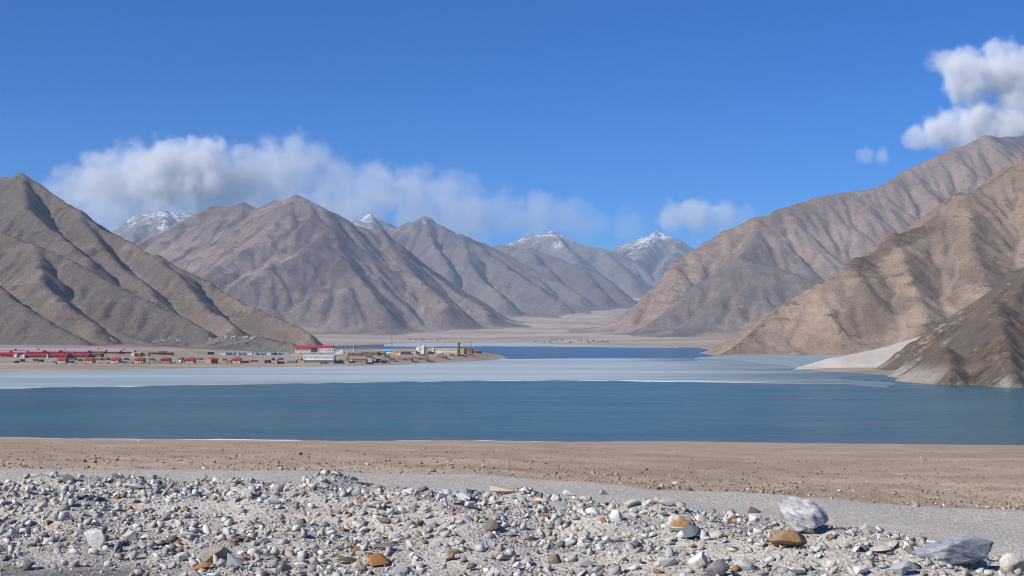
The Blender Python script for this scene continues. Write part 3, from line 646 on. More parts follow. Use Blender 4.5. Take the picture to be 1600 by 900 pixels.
cloud('cloud', 'long white cloud bank lying over the peaks at left',
      [(110, 300, 13600, 46, .5), (160, 290, 13500, 60, .7), (215, 285, 13500, 66, .9), (262, 275, 13300, 62, 1.5), (318, 272, 13300, 66, 1.5), (370, 285, 13500, 62, .8), (425, 275, 13600, 66, .6), (470, 262, 13700, 60, .4),
       (520, 300, 13700, 62, .32), (585, 300, 13600, 60, .34), (640, 305, 13600, 54, .34), (690, 303, 13600, 46, .3), (728, 298, 13600, 34, .22), (240, 325, 13500, 60, .5), (340, 325, 13500, 60, .5), (430, 320, 13500, 56, .45), (560, 335, 13600, 60, .35), (650, 335, 13600, 56, .3), (180, 335, 13400, 60, .45), (285, 350, 13300, 62, .4), (390, 350, 13300, 60, .35), (500, 350, 13400, 60, .3), (720, 335, 13600, 56, .25)],
      dens=.0062, seed=3, amp=.85, soft=.40, nscale=.0055)
cloud('cloud', 'thin veil of cloud over the gap in the middle', [(790, 335, 13600, 46, .4), (840, 338, 13600, 46, .5), (880, 340, 13600, 40, .4), (745, 345, 13600, 50, .35), (920, 350, 13600, 40, .25), (700, 345, 13600, 50, .3), (980, 350, 13600, 40, .2)], dens=.0034, seed=5)
cloud('cloud', 'small soft white cloud above the snow peak right of the gap', [(1050, 338, 13600, 30, .7), (1085, 338, 13600, 36, .8), (1125, 342, 13600, 32, .5), (1160, 345, 13600, 26, .3)], dens=.005, seed=7)
cloud('cloud', 'two tiered white cloud at the right edge above the summit',
      [(1478, 100, 13600, 28, .8), (1510, 118, 13500, 46, .9), (1560, 110, 13500, 48, 1), (1600, 125, 13500, 52, 1), (1640, 130, 13500, 50, 1), (1530, 140, 13600, 34, .5), (1700, 140, 13500, 60, .9), (1590, 158, 13600, 40, .45), (1650, 170, 13600, 44, .5),
       (1430, 214, 13600, 26, .7), (1470, 204, 13500, 36, .9), (1520, 196, 13500, 46, 1), (1575, 197, 13500, 48, 1), (1630, 205, 13500, 54, 1), (1700, 215, 13500, 60, .9), (1500, 220, 13550, 38, .6)], dens=.0085, seed=9, amp=.68, nscale=.0055)
cloud('cloud', 'tiny faint cloud puff left of the cloud on the summit', [(1352, 243, 13600, 16, .5), (1378, 243, 13600, 17, .5)], dens=.006, seed=14, vox=8, nscale=.009)
# ------------------------------------------------------------------ stones
def ico(sub):
    import bmesh
    bm = bmesh.new(); bmesh.ops.create_icosphere(bm, subdivisions=sub, radius=1.0)
    V = np.array([v.co[:] for v in bm.verts]); F = np.array([[v.index for v in f.verts] for f in bm.faces]); bm.free()
    return V / np.linalg.norm(V, axis=1, keepdims=True), F
def rock_shape(sub, seed, dims=(1, 1, 1), planes=11, rnd=.0, rough=.03, nf=2.2):
    """a worn boulder: a ball cut by random planes, edges rounded (rnd), roughened; unit half-size"""
    rg = np.random.default_rng(seed); D, F = ico(sub)
    N = rg.normal(size=(planes, 3)); N /= np.linalg.norm(N, axis=1, keepdims=True)
    d = rg.uniform(.45, .88, planes)
    q = np.maximum(D @ N.T, .02); r = np.minimum((d / q), 1.05)
    e = 70.0 * (1 - rnd) + 6
    V = D * ((r ** -e).sum(1) ** (-1 / e))[:, None]
    if rough:
        o = seed * 3.7
        V = V * (1 + rough * (fbm(V[:, 0] * nf + o + V[:, 2] * 1.3, V[:, 1] * nf - o + V[:, 2] * .9, 4, seed))[:, None])
    V = V * np.array(dims); V /= np.abs(V).max()
    return V, F
def shard(seed, npts=14, dims=(1, .8, .6), bevel=0.0):
    """a broken angular stone: the hull of a few random points, edges chipped when bevel is given"""
    import bmesh
    rg = np.random.default_rng(seed); p = rg.normal(size=(npts, 3)); p /= np.linalg.norm(p, axis=1, keepdims=True)
    p = p * rg.uniform(.78, 1.0, (npts, 1)) * np.array(dims)
    bm = bmesh.new()
    for q in p: bm.verts.new(q)
    r = bmesh.ops.convex_hull(bm, input=bm.verts)
    bmesh.ops.delete(bm, geom=list({g for g in r['geom_interior'] + r['geom_unused'] if isinstance(g, bmesh.types.BMVert)}), context='VERTS')
    if bevel:
        bmesh.ops.dissolve_limit(bm, angle_limit=R(12), verts=bm.verts, edges=bm.edges)
        bmesh.ops.bevel(bm, geom=bm.edges[:], offset=bevel, segments=2, profile=.6, affect='EDGES')
    bmesh.ops.triangulate(bm, faces=bm.faces[:]); bmesh.ops.recalc_face_normals(bm, faces=bm.faces[:])
    bm.verts.index_update()
    V = np.array([v.co[:] for v in bm.verts]); F = np.array([[v.index for v in f.verts] for f in bm.faces]); bm.free()
    return V / np.abs(V).max(), F
def stone_mat(name, island):
    t = NT(name)
    p = t.pos(obj=not island)
    if island:
        ri = t.n.new('ShaderNodeNewGeometry').outputs['Random Per Island']
        cr = t.n.new('ShaderNodeValToRGB'); t.l.new(ri, cr.inputs[0]); e = cr.color_ramp; e.interpolation = 'CONSTANT'
        cols = [(0, (.60, .585, .55)), (.13, (.44, .435, .42)), (.25, (.74, .725, .69)), (.36, (.36, .35, .325)), (.43, (.44, .395, .34)), (.56, (.64, .60, .54)), (.66, (.46, .465, .47)), (.77, (.18, .175, .165)),
                (.82, (.58, .555, .515)), (.89, (.28, .225, .18)), (.94, (.50, .41, .31)), (.97, (.36, .17, .07)), (.985, (.62, .60, .58))]
        while len(e.elements) < len(cols): e.elements.new(.5)
        for el, (q, c) in zip(e.elements, cols): el.position = q; el.color = (*c, 1)
        base = cr.outputs[0]; sc = 1.0
    else:
        oi = t.n.new('ShaderNodeObjectInfo'); base = oi.outputs['Color']; sc = 1.0
    n = t.noise(p, 9.0, 6, .68, .5); f = t.noise(p, 45.0, 5, .7)
    c = t.mix(t.ramp(n, .3, .7), t.mix(.38, base, (.10, .095, .09)), base)
    c = t.mix(t.math('MULTIPLY', t.ramp(f, .5, .7), .35), c, t.mix(.5, base, (.12, .11, .10)))
    c = t.mix(t.math('MULTIPLY', t.ramp(t.noise(p, 5.0, 3), .58, .72), .30), c, (.40, .29, .19))
    t.bump(t.math('ADD', n, t.math('MULTIPLY', f, .5)), .45, .02)
    return t.fin(c, .9, .15)
def banded_mat(name, a, b, rust=0.0, scale=7.0, rot=(0, 0, 0)):
    t = NT(name); mp = t.n.new('ShaderNodeMapping'); t.l.new(t.n.new('ShaderNodeTexCoord').outputs['Object'], mp.inputs[0]); mp.inputs['Rotation'].default_value = rot
    mp.inputs['Scale'].default_value = (1, 1, 4)
    n = t.noise(mp.outputs[0], scale, 6, .68, .8); f = t.noise(t.pos(obj=True), 40, 5, .7); r = t.noise(t.pos(obj=True), 3.2, 4, .6)
    c = t.mix(t.ramp(n, .36, .62), a, b)
    c = t.mix(t.math('MULTIPLY', t.ramp(f, .55, .7), .5), c, tuple(x * .45 for x in b))
    if rust: c = t.mix(t.math('MULTIPLY', t.ramp(r, .42, .58), rust), c, (.38, .19, .06))
    t.bump(t.math('ADD', n, t.math('MULTIPLY', f, .4)), .6, .03)
    return t.fin(c, .88, .15)
SMAT = stone_mat('stone', False); SISL = stone_mat('loose_stone', True)
def on_ground(px, py, y0=8.0, y1=120.0):
    """the nearest ground point along that line of sight"""
    x, y, z = ray(px, py); Ys = np.geomspace(y0, y1, 1500)
    gz = ground_z(Ys * x / y, Ys); hit = np.nonzero(EYE + Ys * z / y <= gz)[0]
    i = hit[0] if len(hit) else len(Ys) - 1
    return Ys[i] * x / y, Ys[i], float(gz[i])
TEMPL = []
for i in range(26):
    rg = np.random.default_rng(900 + i); dims = (1, rg.uniform(.55, .95), rg.uniform(.38, .85))
    if i % 6 == 5: V, F = rock_shape(3, 300 + i, dims, int(rg.integers(7, 11)), rnd=.55, rough=.10)
    else: V, F = shard(700 + i, int(rg.integers(8, 14)), dims, rg.uniform(.02, .05))
    me = bpy.data.meshes.new('stone'); me.from_pydata(V.tolist(), [], F.tolist()); me.update()
    me.polygons.foreach_set('use_smooth', np.ones(len(me.polygons), bool))
    me.set_sharp_from_angle(angle=R(24)); me.materials.append(SMAT); TEMPL.append(me)
TAKEN = []
def stone(x, y, w, label, group=None, col=(.45, .45, .44), me=None, hz=None, rot=None, sink=.22, name='stone', yaw=None, wy=None):
    o = bpy.data.objects.new(name, me or random.choice(TEMPL)); COL.objects.link(o)
    k = w * .5; hz = hz if hz is not None else random.uniform(.75, 1.1)
    o.scale = (k, wy * .5 if wy else k * random.uniform(.75, 1.15), k * hz)
    o.rotation_euler = rot or (random.uniform(-.35, .35), random.uniform(-.35, .35), random.uniform(0, 6.28) if yaw is None else yaw)
    z = float(ground_z(np.array([x]), np.array([y]))[0])
    zs = max(abs(v.co.z) for v in o.data.vertices) if me is None else .5
    o.location = (x, y, z + k * hz * .55 * (1 - 2 * sink) * 1.0)
    o.color = (*col, 1); TAKEN.append((x, y, k))
    return tag(o, label, 'stone', group)
random.seed(11)
WHITE, PALEG, GREY, BLUE, DKG, CREAM, BROWN, RUST, PURP = (.77, .755, .72), (.62, .60, .565), (.42, .41, .39), (.47, .48, .49), (.17, .17, .165), (.62, .56, .45), (.25, .19, .145), (.44, .20, .06), (.24, .21, .225)
# the two boulders and other stones one can tell apart: view x, foot y, width px, height ratio, colour, label
def special(px, py, wpx, hpx, seed, mat, label, planes=12, rnd=.6, dims=(1, .7, .6), yaw=0.0, tilt=0.0, sub=5, name='boulder', rough=.10, sink=.16):
    x, y, z = on_ground(px, py); w = wpx * y / FPX; h = hpx * y / FPX
    V, F = rock_shape(sub, seed, dims, planes, rnd, rough, 3.0)
    V = V / (np.abs(V).max(0)) * np.array([w / 2, w * .33, h / 2 * 1.25])
    o = mesh_obj(name, V, F, mat); o.rotation_euler = (0, tilt, yaw); y2 = y + w * .2
    z2 = float(ground_z(np.array([x]), np.array([y2]))[0]); o.location = (x, y2, z2 + h * .5 * (1 - sink))
    TAKEN.append((x, y2, w * .42)); return tag(o, label, name)
special(1253, 836, 90, 50, 5, banded_mat('banded_gneiss', (.60, .595, .58), (.30, .30, .305), 0, 5, (0, .5, 0)), 'big pale banded boulder leaning on the rubble beside the track', rnd=.45, planes=10, rough=.16, tilt=.28, dims=(1, .7, .6))
special(1503, 888, 142, 43, 21, banded_mat('blue_gneiss', (.36, .385, .415), (.20, .22, .245), 0, 4, (0, .2, 0)), 'long low blue grey boulder on the edge of the gravel track', rnd=.5, planes=14, yaw=.12, tilt=-.06, rough=.26)
special(1588, 898, 46, 33, 33, banded_mat('cream_rock', (.60, .56, .50), (.48, .43, .36), .15, 4), 'cream boulder cut by the right edge next to the blue grey boulder', rnd=.5, name='boulder')
special(1240, 860, 70, 24, 41, banded_mat('rust_slab', (.36, .24, .13), (.20, .15, .12), .55, 4), 'brown orange slab lying below the big pale banded boulder', rnd=.2, planes=9, name='stone', tilt=.1)
special(1062, 832, 46, 26, 52, banded_mat('rusty_quartz', (.62, .58, .52), (.50, .42, .32), .85, 4), 'white boulder stained rusty orange on the crest of the rubble', rnd=.3, name='stone')
special(335, 882, 54, 31, 61, banded_mat('block_rock', (.34, .31, .27), (.24, .215, .19), .2, 5), 'blocky grey brown stone near the bottom at left', rnd=.1, planes=8, name='stone')
special(1118, 903, 46, 26, 72, banded_mat('purple_rock', (.27, .245, .26), (.18, .165, .18), 0, 6), 'dark purple grey pointed stone at the bottom edge', rnd=.1, planes=8, name='stone')
special(146, 858, 34, 34, 81, banded_mat('white_slab', (.66, .65, .62), (.48, .47, .45), 0, 5), 'white upright slab leaning right at the lower left', rnd=.2, planes=9, name='stone', tilt=-.5)
special(1095, 889, 38, 25, 92, banded_mat('white_quartz', (.68, .67, .64), (.54, .52, .48), .1, 4), 'large white quartz stone near the bottom right of centre', rnd=.4, name='stone')
HAND = [(107, 757, 22, .7, DKG, 'dark grey rock on top of the rubble at far left'), (208, 769, 30, .55, PALEG, 'pale pointed stone on top of the rubble at left'), (312, 894, 40, .28, RUST, 'flat rust orange slab below the blocky grey brown stone'),
    (226, 862, 25, .75, BLUE, 'bluish white stone right of the white leaning slab'), (207, 866, 20, .8, GREY, 'grey round stone just right of the white leaning slab'), (283, 878, 27, .7, PALEG, 'pale grey stone left of the blocky grey brown stone'),
    (367, 886, 27, .9, BLUE, 'speckled blue grey stone right of the blocky grey brown stone'), (30, 868, 19, .5, CREAM, 'flat cream stone alone on the fine gravel at bottom left'), (252, 853, 32, .25, DKG, 'dark flat slab behind the stones at lower left'),
    (383, 848, 36, .3, DKG, 'dark brown flat slab right of the lower left stones'), (386, 780, 18, 1.0, PALEG, 'pale standing stone near the top of the rubble at left'), (564, 862, 21, .75, RUST, 'bright rust orange stone left of the dark grey stone'),
    (600, 862, 36, .55, DKG, 'wide dark grey stone right of the bright rust stone'), (622, 850, 17, .7, WHITE, 'white pebble behind the wide dark grey stone'), (530, 862, 20, .7, GREY, 'mid grey stone left of the bright rust stone'), (540, 885, 34, .7, (.48, .42, .27), 'yellowish angular rock below the bright rust stone'),
    (559, 892, 18, 1.1, CREAM, 'cream rounded stone beside the yellowish angular rock'), (470, 891, 25, .7, WHITE, 'white smooth stone left of the yellowish angular rock'), (787, 874, 23, .75, WHITE, 'white rounded stone near the bottom centre'), (625, 898, 24, .95, BLUE, 'bluish slab standing at the bottom edge left of centre'),
    (652, 890, 24, .5, PALEG, 'pale grey slab right of the bluish standing slab'), (710, 868, 21, .6, BROWN, 'brown stone left of the white rounded stone'), (790, 775, 48, .2, (.58, .50, .36), 'flat pale yellow slab on the crest of the rubble'), (588, 797, 24, .75, PALEG, 'pale grey boulder high on the rubble left of centre'),
    (690, 781, 19, .85, WHITE, 'white round stone left of the flat pale yellow slab'), (565, 757, 36, .16, BLUE, 'flat bluish slab at the track edge left of centre'), (944, 774, 16, .95, GREY, 'half dark round stone on the crest right of centre'), (890, 775, 19, .6, WHITE, 'white stone on the crest left of the half dark stone'),
    (1058, 836, 28, .55, WHITE, 'white block in front of the rust stained boulder'), (985, 794, 27, .5, PALEG, 'pale slab below the half dark round stone'), (1036, 812, 25, .7, BLUE, 'bluish stone left of the rust stained boulder'), (965, 815, 21, .8, WHITE, 'white stone halfway up the rubble right of centre'),
    (1045, 888, 30, .75, PALEG, 'pale angular stone left of the large white quartz'), (913, 889, 28, .75, BLUE, 'blue grey angular stone with dark right side at bottom'), (868, 882, 21, .7, BROWN, 'brown stone left of the blue grey angular stone'), (890, 853, 18, .9, WHITE, 'white round stone above the brown stone'), (1180, 802, 21, .6, BROWN, 'brown stone on the crest left of the big banded boulder'),
    (1412, 900, 37, .65, BLUE, 'grey white rounded stone below the long blue grey boulder'), (1346, 903, 29, .85, WHITE, 'white pyramid shaped stone at the bottom right'), (1403, 857, 14, 1.15, GREY, 'small grey upright stone left of the long blue grey boulder'), (1376, 868, 36, .45, CREAM, 'pale slab left of the long blue grey boulder'),
    (1247, 901, 26, .4, DKG, 'dark flat oval stone at the bottom under the brown slab'), (1330, 842, 16, 1.2, WHITE, 'pale standing stone right of the big banded boulder'), (424, 788, 25, .6, WHITE, 'white stone high on the rubble at left of centre'), (668, 803, 20, .7, PALEG, 'pale grey stone below the white round stone on the crest'), (495, 889, 22, .9, (.30, .33, .29), 'greenish grey stone right of the white smooth stone')]
for px, py, wpx, hr, col, lab in HAND:
    x, y, z = on_ground(px, py); w = wpx * y / FPX
    o = stone(x, y + w * .25, w * 1.12, lab, None, col, hz=hr * 1.7 if hr < .45 else hr * 1.45, yaw=random.uniform(-.4, .4), wy=w * .8, sink=.12)
    o.rotation_euler[0] *= .5; o.rotation_euler[1] *= .6
# where loose rubble lies
def rubble_mask(x, y):
    rn = np.interp(x, ROAD_NEAR[:, 0], ROAD_NEAR[:, 1]); s = rn - y
    m = sstep(-.15, .6, s + .5 * pn(x / .9, y / .9, 55))
    az = x / y * FPX + 800; bare = sstep(300, 120, az) * sstep(15.15, 14.3, y + .4 * pn(x / .7, y / .7, 66))
    patch = .40 + .8 * sstep(-.5, .35, pn(x / 1.5, y / 1.1, 67))
    return np.clip(m * (1 - bare) * patch, 0, 1)
rg = np.random.default_rng(5)
CL = [('pale grey', PALEG, .30), ('white', WHITE, .20), ('mid grey', GREY, .17), ('blue grey', BLUE, .13), ('dark grey', DKG, .08), ('cream', CREAM, .06), ('brown', BROWN, .04), ('rust orange', RUST, .02)]
cp = np.cumsum([c[2] for c in CL]); cp /= cp[-1]
n = 0; tries = 0
while n < 236 and tries < 20000:
    tries += 1
    y = rg.uniform(13.2, 22); x = rg.uniform(-.37, .37) * y
    if rg.random() > float(rubble_mask(np.array([x]), np.array([y]))[0]): continue
    w = .10 + .15 * rg.random() ** 2.2
    if any((x - a) ** 2 + (y - b) ** 2 < (r + w * .5) ** 2 * .9 for a, b, r in TAKEN): continue
    nm, c, _ = CL[int(np.searchsorted(cp, rg.random()))]; az = x / y * FPX + 800
    zone = 'left of the blocky grey brown stone' if az < 335 else 'between the blocky stone and the bright rust stone' if az < 564 else 'between the bright rust stone and the flat yellow slab' if az < 790 else 'between the yellow slab and the rust stained boulder' if az < 1062 else 'right of the rust stained boulder'
    col = tuple(np.clip(np.array(c) * rg.uniform(.85, 1.12) + rg.normal(0, .012, 3), .03, .72))
    stone(float(x), float(y), float(w), f'{nm} stone in the rubble {zone}', f'{nm} stones {zone}', col); n += 1
# stones one can pick out on the beach and beside the track
for i, (px, py, wpx, col, lab) in enumerate([(217, 691, 9, CREAM, 'pale lone rock near the waterline at left'), (318, 733, 14, CREAM, 'pale flat stone at the far edge of the track at left'), (366, 734, 9, DKG, 'dark stone beside the pale flat stone at the track edge'), (677, 738, 11, DKG, 'dark stone at the far edge of the track left of centre'),
        (137, 731, 9, DKG, 'dark stone at the far track edge at far left'), (6, 729, 11, DKG, 'dark rock on the beach at the left edge'), (1311, 768, 9, WHITE, 'white stone on the beach beyond the big banded boulder'), (1474, 790, 8, WHITE, 'white pebble at the track edge beyond the blue grey boulder'),
        (1215, 768, 12, BLUE, 'flat bluish stone at the far track edge right of centre'), (1055, 756, 9, PALEG, 'pale stone at the far track edge above the rubble crest'), (1440, 716, 8, CREAM, 'cream stone high on the beach at right'), (1482, 768, 10, CREAM, 'pale flat stone on the brown beach at right')]):
    x, y, z = on_ground(px, py, 8, 260); w = wpx * y / FPX
    stone(x, y, w, lab, None, col, hz=.7, sink=.15)
def scatter(name, label, cat, n, sampler, smin, smax, power, sub, seed, mat=None, parts=24):
    """many small loose stones as one mass"""
    rg = np.random.default_rng(seed)
    xs, ys = sampler(rg, n); n = len(xs)
    s = (smin + (smax - smin) * rg.random(n) ** power) * .5
    zg = ground_z(xs, ys)
    bases = []
    for i in range(parts):
        r2 = np.random.default_rng(seed * 31 + i); V, F = shard(seed * 517 + i, sub, (1, r2.uniform(.5, 1), r2.uniform(.35, .85))); bases.append((V, F))
    VV, FF, off = [], [], 0
    which = rg.integers(0, parts, n)
    for i in range(parts):
        V, F = bases[i]; idx = np.nonzero(which == i)[0]; m = len(idx)
        if not m: continue
        a = rg.uniform(0, 2 * np.pi, m); tx = rg.normal(0, .3, m); ty = rg.normal(0, .3, m)
        ca, sa = np.cos(a), np.sin(a)
        Vx = V[None, :, 0] * ca[:, None] - V[None, :, 1] * sa[:, None]; Vy = V[None, :, 0] * sa[:, None] + V[None, :, 1] * ca[:, None]
        Vz = V[None, :, 2] + Vx * tx[:, None] + Vy * ty[:, None]
        k = s[idx][:, None]
        P3 = np.stack([Vx * k + xs[idx][:, None], Vy * k + ys[idx][:, None], Vz * k + zg[idx][:, None] + k * rg.uniform(.1, .55, m)[:, None]], -1).reshape(-1, 3)
        VV.append(P3); FF.append((F[None] + (np.arange(m) * len(V))[:, None, None] + off).reshape(-1, 3)); off += m * len(V)
    o = mesh_obj(name, np.concatenate(VV), np.concatenate(FF), mat or SISL, smooth=False)
    return tag(o, label, cat, kind='stuff')
def samp_rubble(pw, lo=12.6, hi=22.5):
    def f(rg, n):
        m = n * 4; y = lo + (hi - lo) * rg.random(m); x = rg.uniform(-.40, .40, m) * y
        k = rg.random(m) < rubble_mask(x, y) ** pw * (y / hi)
        return x[k][:n], y[k][:n]
    return f
scatter('rubble', 'loose grey and white rubble stones heaped in front of the track', 'rubble', 9000, samp_rubble(.8), .032, .15, 3.2, 10, 3)
scatter('gravel', 'small broken gravel filling the gaps between the rubble stones', 'gravel', 30000, samp_rubble(.4), .012, .042, 1.9, 9, 4)
def samp_track(rg, n):
    y = rg.uniform(12.3, 27, n); x = rg.uniform(-.42, .42, n) * y; return x, y
scatter('track_grit', 'fine grit lying loose on the grey gravel track', 'grit', 7000, samp_track, .008, .026, 3.0, 8, 6)
def samp_beach(rg, n):
    x = rg.uniform(-.42, .42, n); yr = 19 + 60 * rg.random(n) ** 2.2; xx = x * yr
    edge = np.interp(xx, ROAD_FAR[:, 0], ROAD_FAR[:, 1]); k = yr > edge + rg.normal(0, .12, n)
    return xx[k], yr[k]
def beach_mat():
    t = NT('beach_stone'); ri = t.n.new('ShaderNodeNewGeometry').outputs['Random Per Island']
    cr = t.n.new('ShaderNodeValToRGB'); t.l.new(ri, cr.inputs[0]); e = cr.color_ramp; e.interpolation = 'CONSTANT'
    cols = [(0, (.40, .30, .22)), (.25, (.32, .235, .17)), (.45, (.47, .38, .29)), (.62, (.20, .155, .12)), (.75, (.44, .37, .30)), (.88, (.30, .20, .13)), (.95, (.55, .51, .46))]
    while len(e.elements) < len(cols): e.elements.new(.5)
    for el, (q, c) in zip(e.elements, cols): el.position = q; el.color = (*c, 1)
    n = t.noise(t.pos(), 20, 4, .7)
    return t.fin(t.mix(t.ramp(n, .3, .7), t.mix(.3, cr.outputs[0], (.08, .06, .05)), cr.outputs[0]), .92, .12)
BEACH = beach_mat()
scatter('beach_stones', 'brown shingle scattered over the beach beyond the track', 'shingle', 20000, samp_beach, .02, .075, 3.2, 8, 8, BEACH)
def samp_edge(rg, n):
    y = rg.uniform(19, 60, n); xx = rg.uniform(-.42, .42, n) * y; e = np.interp(xx, ROAD_FAR[:, 0], ROAD_FAR[:, 1])
    k = (y > e - .1) & (rg.random(n) < np.exp(-(y - e) / 5.0) * sstep(-.2, .4, pn(xx / 3, y / 3, 12)) + .012)
    return xx[k], y[k]
scatter('beach_cobbles', 'darker cobbles strewn along the lower edge of the brown beach', 'cobbles', 8000, samp_edge, .05, .14, 3.0, 11, 9, BEACH)
# ------------------------------------------------------------------ the town across the water
MATS = {}
def cm(col, rough=.85, var=.10, scale=.5):
    k = tuple(round(c, 3) for c in col)
    if k not in MATS: MATS[k] = plain('paint_%02d' % len(MATS), col, rough, var, scale)
    return MATS[k]
TERR = {}
def town_point(px, py, y0=640.0, y1=3800.0):
    x, y, z = ray(px, py); Ys = np.arange(y0, y1, 1.5)
    gz = ground_z(Ys * x / y, Ys); hit = np.nonzero(EYE + Ys * z / y <= gz)[0]
    i = hit[0] if len(hit) else len(Ys) - 1
    return Ys[i] * x / y, Ys[i], float(gz[i])
def empty(name, loc, rz=0.0):
    o = bpy.data.objects.new(name, None); COL.objects.link(o); o.location = loc; o.rotation_euler = (0, 0, rz); return o
BOXF = [[0, 3, 2, 1], [4, 5, 6, 7], [0, 1, 5, 4], [1, 2, 6, 5], [2, 3, 7, 6], [3, 0, 4, 7]]
BOXM = {}
def box(name, x0, x1, y0, y1, z0, z1, col, parent):
    """a box part; alike sizes share their mesh"""
    m = cm(col); key = (name, round(x1 - x0, 2), round(y1 - y0, 2), round(z1 - z0, 2), m.name)
    if key not in BOXM:
        a, b, c = (x1 - x0) / 2, (y1 - y0) / 2, (z1 - z0) / 2
        me = bpy.data.meshes.new(name); me.from_pydata([(sx * a, sy * b, sz * c) for sz in (-1, 1) for sx, sy in ((-1, -1), (1, -1), (1, 1), (-1, 1))], [], BOXF); me.update(); me.materials.append(m); BOXM[key] = me
    o = bpy.data.objects.new(name, BOXM[key]); COL.objects.link(o); o.parent = parent
    o.location = ((x0 + x1) / 2, (y0 + y1) / 2, (z0 + z1) / 2); return o
def roof_part(kind, x0, x1, y0, y1, z0, h, col, parent, ov=.5):
    x0 -= ov; x1 += ov; y0 -= ov; y1 += ov; ym = (y0 + y1) / 2; t = .18
    if kind == 'flat':
        return box('roof', x0, x1, y0, y1, z0, z0 + max(h, .3), col, parent)
    ins = min((y1 - y0) / 2, (x1 - x0) / 2 * .8) if kind == 'hip' else 0.0
    V = [(x0, y0, z0), (x1, y0, z0), (x1, y1, z0), (x0, y1, z0), (x0, y0, z0 + t), (x1, y0, z0 + t), (x1, y1, z0 + t), (x0, y1, z0 + t), (x0 + ins, ym, z0 + t + h), (x1 - ins, ym, z0 + t + h)]
    F = [[0, 3, 2, 1], [0, 1, 5, 4], [1, 2, 6, 5], [2, 3, 7, 6], [3, 0, 4, 7], [4, 5, 9, 8], [5, 6, 9], [6, 7, 8, 9], [7, 4, 8]]
    return mesh_obj('roof', V, F, cm(col), parent, smooth=False)
GLASS = (.035, .04, .05)
def building(name, label, x0, x1, yb, yt, wall, depth=9.0, roof=None, rows=(), rz=0.0, group=None, cat='building', base=None, extra=(), lift=0.0):
    """x0..x1, yb (foot), yt (eaves) as seen; rows: (count, low fraction, high fraction, width fraction of bay, colour)"""
    px = (x0 + x1) / 2; X, Y, Z = town_point(px, yb)
    k = Y / FPX; w = (x1 - x0) * k / max(.75, math.cos(rz)); h = max(1.2, (yb - yt) * k)
    r = empty(name, (X, Y + depth / 2, Z - .4 + lift), rz)
    hw = w / 2; hd = depth / 2; h += .4
    wl = box('wall', -hw, hw, -hd, hd, -1.2, h, wall, r)
    if base: box('plinth', -hw - .05, hw + .05, -hd - .06, hd + .05, -1.3, h * base[0], base[1], r)
    if roof: roof_part(roof[0], -hw, hw, -hd, hd, h, roof[2] * k, roof[1], r, roof[3] if len(roof) > 3 else .5)
    for cnt, f0, f1, fw, col in rows:
        bay = w / cnt
        for i in range(cnt):
            cx = -hw + bay * (i + .5); ww = bay * fw / 2
            z0, z1 = .4 + (h - .4) * f0, .4 + (h - .4) * f1
            box('door' if f0 < .02 else 'window', cx - ww, cx + ww, -hd - .10, -hd + .05, z0, z1, col, r)
    for (nm, a, b, d0, d1, c0, c1, col) in extra:      # part name, fractions of width, depth in m in front, fractions of height
        box(nm, -hw + w * a, -hw + w * b, -hd - d1, -hd - d0, -1.0 if c0 <= 0 else h * c0, h * c1, col, r)
    return tag(r, label, cat, group)
random.seed(4)
REDR, TANW, YEL, CRM, WHT, BRN, PINKW, LIL = (.50, .035, .025), (.62, .46, .26), (.66, .46, .18), (.66, .58, .42), (.84, .83, .80), (.27, .19, .135), (.42, .27, .20), (.37, .25, .31)
MAR, DKW, GRYW, BLUEW = (.33, .015, .03), (.07, .045, .045), (.30, .28, .25), (.10, .13, .24)
# front row of small red roofed houses
for i, (cx, lab, ex) in enumerate([
        (96, 'red roofed tan house with blue sheds, leftmost of the shore row', [('shed', -.75, -.05, -6, -2, 0, .6, BLUEW), ('shed', 1.05, 1.75, -6, -1, 0, .65, BLUEW)]),
        (138, 'red roofed tan house, second from left in the shore row', [('shed', -.5, -.05, -5, -2, 0, .5, BRN)]),
        (179, 'red roofed cream house, third from left in the shore row', [('shed', 1.1, 1.8, -6, -2, 0, .55, BLUEW)]),
        (217, 'red roofed yellow house between two low blue sheds', [('shed', -1.3, -.4, -5, -2, 0, .45, BLUEW), ('shed', -2.8, -2.1, -5, -2, 0, .45, BLUEW)]),
        (257, 'red roofed house inside a brown walled yard', [('annex', -.8, 1.6, 1.0, 5.0, 0, .72, (.25, .19, .14))]),
        (296, 'red roofed house with a small white hut on its left', [('annex', -.9, -.6, -3, 0, 0, .85, WHT), ('shed', -.4, .05, -3, 0, 0, .8, DKW)]),
        (331, 'red roofed house with a pale pink front and dark shed', [('annex', -.25, .5, .3, 3.5, 0, 1.0, (.55, .42, .34)), ('shed', .52, 1.2, 0, 3, 0, .75, (.05, .04, .035))]),
        (369, 'red roofed cream house, rightmost of the shore row, with long dark shed', [('shed', 1.1, 2.1, -1, 4, 0, .7, (.06, .04, .04)), ('shed', -.5, -.1, -2, 2, 0, .5, BRN)])]):
    building('small_house', lab, cx - 6, cx + 6, 567.8 - .1 * (i % 3), 561.6, [TANW, TANW, CRM, YEL, BRN, TANW, BRN, CRM][i], 7.5, ('hip', REDR, 3.0, .8), [(3, .40, .72, .17, GLASS), (1, 0.0, .6, .07, (.16, .09, .05))], random.uniform(-.06, .06), None, 'house', None, ex)
